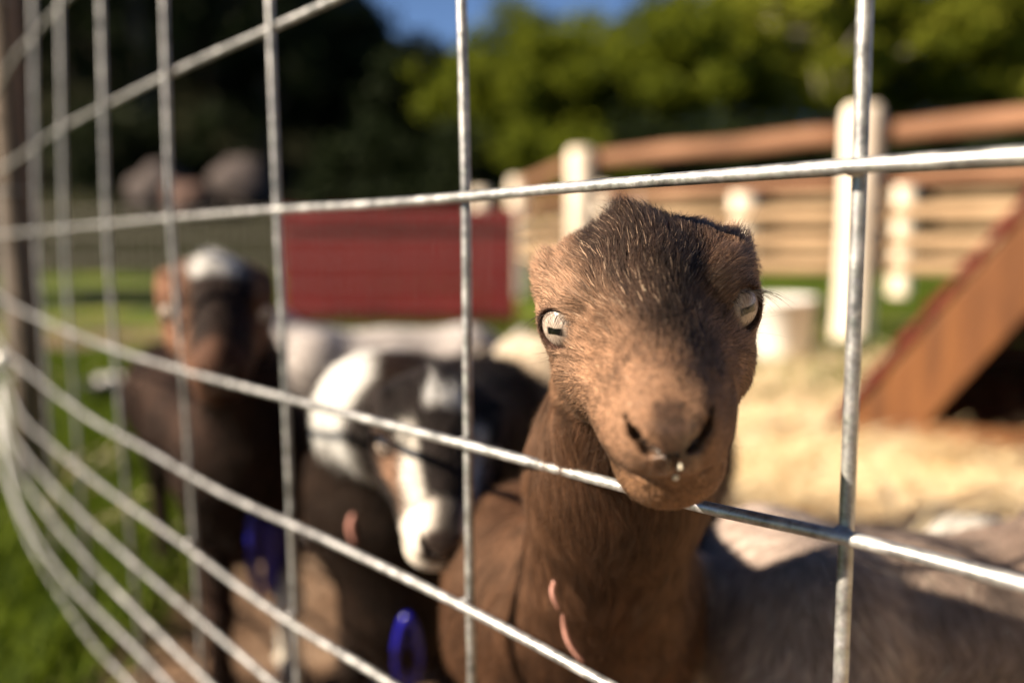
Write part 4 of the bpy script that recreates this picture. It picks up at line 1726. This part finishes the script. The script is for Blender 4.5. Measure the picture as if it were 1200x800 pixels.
Wm, Rm = main['W'], main['R']
for sg in (-1, 1):
    E, G = eye_pose(sg)
    g = np.array(G)
    xx = np.cross((0, 0, 1), g)
    xx /= np.linalg.norm(xx)
    yy = np.cross(g, xx)
    ls = []
    for i in range(44 if sg < 0 else 20):
        t = rng.uniform(-1, 1)
        st = np.array(E) + g * 13.2 + xx * 9 * t + yy * (8.8 - 3.2 * t * t) + rng.normal(0, .3, 3)
        L = rng.uniform(8, 15)
        d = g * 1.0 + xx * (.5 * t + rng.normal(0, .15)) + yy * rng.uniform(-.15, .35)
        ln = [Wm(*(st + d * L * k - yy * L * .55 * k * k)) for k in np.linspace(0, 1, 6)]
        ls.append(ln)
    strands('eyelashes', main['root'], ls, (.012, .008, .006), 1.0e-4, main['base'])
ls = []
for i in range(46):
    sg = rng.choice([-1, 1])
    if i < 26:
        st = np.array([sg * rng.uniform(12, 24), rng.uniform(84, 104), rng.uniform(-30, -14)])
        d = np.array([sg * rng.uniform(.5, 1), rng.uniform(.1, .7), rng.uniform(-.7, .1)])
        L = rng.uniform(9, 20)
    elif i < 36:
        st = np.array([sg * rng.uniform(44, 50), rng.uniform(-8, 10), rng.uniform(-22, -12)])
        d = np.array([sg * 1.0, rng.uniform(-.1, .6), rng.uniform(-.1, .3)])
        L = rng.uniform(14, 24)
    else:
        st = np.array([sg * rng.uniform(38, 50), rng.uniform(-30, 0), rng.uniform(18, 28)])
        d = np.array([sg * .7, rng.uniform(-.2, .4), 1.0])
        L = rng.uniform(12, 22)
    d = d / np.linalg.norm(d)
    bend = rng.normal(0, .25, 3)
    ls.append([Wm(*(st + d * L * k + bend * L * k * k)) for k in np.linspace(0, 1, 6)])
strands('whiskers', main['root'], ls, (.05, .03, .02), 5e-5, main['base'])


def on_skin(gt, hx, hz):
    """foremost point of the muzzle at side offset hx and height hz (head mm)"""
    ys = np.linspace(130, 60, 400)
    pp = np.array([gt['W'](hx, y, hz) for y in ys])
    d = gt['sdf'].eval(pp)
    return ys[np.argmax(d < 0)]


for (hx, hz, r) in ((-.5, -28.5, 1.35), (-2.6, -20.5, .9), (-1.6, -21.8, .8), (-2.4, -19.0, .6)):
    y = on_skin(main, hx, hz)
    o_ = MB().ball((0, 0, 0), 1, 10, (1, .8, 1)).build('milk_droplet', M['milk'], None, True)
    o_.location = Vector(Wm(hx, y + r * .4, hz))
    o_.scale = (r * .8e-3,) * 3
    o_.parent = main['root']
    o_.location = Vector(Wm(hx, y + r * .4, hz)) - Vector(main['base'])


def chain_collar(gt, center, normal, rx, ry, n, mat, label, cat_root, size=.011, deep=None):
    """plastic chain collar of oval links round a neck, lying on the coat"""
    nrm = Vector(normal).normalized()
    a = nrm.cross(Vector((0, 1, 0))).normalized()
    b = nrm.cross(a).normalized()
    col = MB()
    t = empty('collar', Vector(center) - Vector(gt['base']))
    t.parent = gt['root']
    t['label'] = label
    for i in range(n):
        th = 2 * math.pi * i / n
        rad_dir = a * math.cos(th) + b * math.sin(th)
        # march outwards to the coat
        ps = np.array([list(Vector(center) + rad_dir * q) for q in np.linspace(0, .12, 240)])
        d = gt['sdf'].eval(ps)
        q = np.linspace(0, .12, 240)[np.argmax(d > (.0035 if deep is None else deep(rad_dir)))]
        p = rad_dir * q
        tan = (-a * math.sin(th) + b * math.cos(th)).normalized()
        side = nrm if i % 2 else rad_dir
        ring = []
        for k in range(13):
            ph = 2 * math.pi * k / 12
            ring.append(p + tan * math.cos(ph) * size + side * math.sin(ph) * size * .55)
        mb = MB().tube(ring, .0017, 6, False)
        mb.build('link', mat, t, True)
    return t



def skin_hit(gt, px, py, off=.002, near=.2, far=1.4):
    """first point of the coat met when looking towards (px, py)"""
    ys = np.linspace(near, far, 2400)
    d0 = ray(px, py)
    pp = np.array([[d0.x / d0.y * y, y, CAM_H + d0.z / d0.y * y] for y in ys])
    d = gt['sdf'].eval(pp)
    k = int(np.argmax(d < off)) if (d < off).any() else int(np.argmin(d))
    return Vector(pp[k])


def worn_loop(gt, runs, r, mat, name, label, sub='link', rr=None):
    """pieces of a collar or tag lying on the coat"""
    base = Vector(gt['base'])
    c0 = skin_hit(gt, *runs[0][0])
    t = empty(name, c0 - base)
    t.parent = gt['root']
    t['label'] = label
    for run in runs:
        pts = catmull([skin_hit(gt, *q) - c0 for q in run], 4)
        n = len(pts)
        rad = [r * (.55 + .45 * math.sin(math.pi * (i + .6) / n)) for i in range(n)]
        MB().tube(pts, rad, 10).build(sub, mat, t, True)
    return t


worn_loop(main, [[(650, 680), (649, 694), (655, 713)], [(660, 719), (663, 738), (670, 757), (683, 775)]], .0019, M['pink'],
          'collar', 'pink collar links half sunk in the neck fur')

# ------------------------------------------------------------------ the other goats


def hang_tag(gt, p, mat, L_=.07, label='blue plastic hanging loop', wd=.011):
    wd = .0055 if L_ < .04 else wd
    """long plastic loop hanging from the collar in front of the chest"""
    base = Vector(gt['base'])
    p = Vector(p)
    t = empty('collar', p - base)
    t.parent = gt['root']
    t['label'] = label
    pts = []
    for k in range(25):
        a_ = 2 * math.pi * k / 24
        pts.append((math.sin(a_) * wd, -.004 * math.cos(a_), -L_ / 2 + math.cos(a_) * L_ / 2))
    MB().tube(pts, .0032, 8, False).build('loop', mat, t, True)
    if L_ > .04:
        MB().box((0, 0, -L_ * .62), (.017, .0025, L_ * .62), cham=.001).build('tag_plate', mat, t)
    return t


def front_of(gt, x, z, off=.006):
    ys = np.linspace(.3, 1.6, 1300)
    pp = np.stack([np.full_like(ys, x), ys, np.full_like(ys, z)], 1)
    d = gt['sdf'].eval(pp)
    k = np.argmax(d < 0) if (d < 0).any() else np.argmin(d)
    return Vector((x, ys[k] - off, z))


def look(px, py, Y, nx, ny, nY, tilt=.02):
    e, n_ = P(px, py, Y), P(nx, ny, nY)
    R1 = frame_from(n_ - e, 0)
    return e, Vector(R1 @ np.array([0, 1, tilt]))


G_ = 'kid goats crowding along the wire fence'
e, f = look(255, 362, .77, 259, 436, .69)
left = goat('dark brown kid goat with a white topknot, leftmost behind the wires', e, f, math.radians(-2), .95,
            (-.284, .87, .275), (-.50, 1.24, .285), (.060, .074, .066), coat_left, .0024, .011, 60000, .010, 1.5e-4,
            neck_r=(.035, .043), neck_base=(-.268, .845, .315), seed=11, brk=(.85, 1.15), w_focus=lambda p, h: np.where(h[:, 1] > -70, 3., 1.))

e, f = look(514, 518, .565, 520, 632, .497)


def coat_mid2(p, h, al, la, z):
    c = coat_mid(p, h, al, la, z)
    off = ~((h[:, 1] > -62) & (h[:, 2] > -60))
    px = 600 + 977 * p[:, 0] / p[:, 1]
    wob = vnoise(p, 30, 17)
    wm = off * sstep(-.098, -.108, p[:, 0] + .016 * (wob - .5)) * sstep(.315, .33, z + .03 * (wob - .5) + .35 * (p[:, 0] + .13)) * sstep(.61, .63, p[:, 1]) * (p[:, 1] < .9)
    return smooth_mix(c, A3(.88, .86, .83), wm)


mid = goat('black and brown kid goat with white face stripes, head lowered behind the centre wire', e, f, math.radians(-9), .84,
           (-.100, .735, .272), (-.045, 1.06, .280), (.078, .080, .072), coat_mid2, .0022, .011, 75000, .011, 1.3e-4,
           neck_r=(.037, .056), neck_base=(-.112, .705, .352), seed=12, brk=(1.0, 1.2), w_focus=lambda p, h: np.where(h[:, 1] > -70, 3., 1.))
# side-on white goat, its head behind the dark brown one
e, f = look(268, 372, 1.36, 232, 392, 1.30)
goat('pinkish white goat standing side-on behind the two darker kids', e, f, 0, .95,
     (-.33, 1.37, .285), (-.075, 1.40, .285), (.072, .080, .074), coat_plain((.80, .72, .70), .10), .004, .012, 26000, .013, 2.4e-4,
     neck_r=(.038, .048), neck_base=(-.37, 1.37, .32), seed=13, detail=False)
# cream goat behind the brown one
e, f = look(800, 345, 1.36, 850, 360, 1.31)
goat('cream coloured goat whose rump shows just left of the brown goat', e, f, 0, .95,
     (.24, 1.30, .285), (.035, 1.14, .295), (.070, .080, .074), coat_plain((.80, .64, .48), .12), .004, .012, 26000, .013, 2.4e-4,
     neck_r=(.038, .048), neck_base=(.25, 1.33, .33), seed=14, detail=False)
# grey tan goat at lower right, heading right
e, f = look(1440, 420, .56, 1600, 470, .53)
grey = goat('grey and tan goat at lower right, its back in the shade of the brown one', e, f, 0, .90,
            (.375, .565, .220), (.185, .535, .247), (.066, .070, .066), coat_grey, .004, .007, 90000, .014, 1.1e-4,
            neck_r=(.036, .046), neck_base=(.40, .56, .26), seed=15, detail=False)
# small white goat, far right
e, f = look(1420, 520, .80, 1530, 560, .78)
goat('sunlit white goat at the right edge, only its back above the grey tan one', e, f, 0, .85,
     (.58, .77, .188), (.440, .735, .186), (.054, .060, .056), coat_plain((.84, .78, .70), .08), .004, .009, 40000, .010, 1.3e-4,
     neck_r=(.034, .042), neck_base=(.58, .77, .22), seed=16, detail=False, tail=False)

M['navy'] = flat_mat('dark_blue_plastic', (0.010, 0.012, 0.24), 0.3, spec=0.5)
worn_loop(mid, [[(414, 603), (411, 618), (416, 636)]], .0032, flat_mat('bare_skin', (.42, .20, .16), .6), 'wattle', 'small fleshy pink wattle on the neck', 'lobe')
worn_loop(mid, [[(468, 800), (464, 765), (470, 735), (478, 722), (487, 738), (492, 768), (488, 800)], [(478, 745), (480, 800), (482, 860)]], .0042, M['blue'],
          'collar_tag', 'dark blue plastic tag hanging on the chest', 'strip')
worn_loop(left, [[(297, 600), (295, 630), (297, 665), (304, 700)], [(312, 608), (314, 640), (316, 695)], [(326, 612), (325, 650), (322, 690)]], .0062, M['navy'],
          'collar_tag', 'dark blue plastic tag hanging on the chest', 'strip')
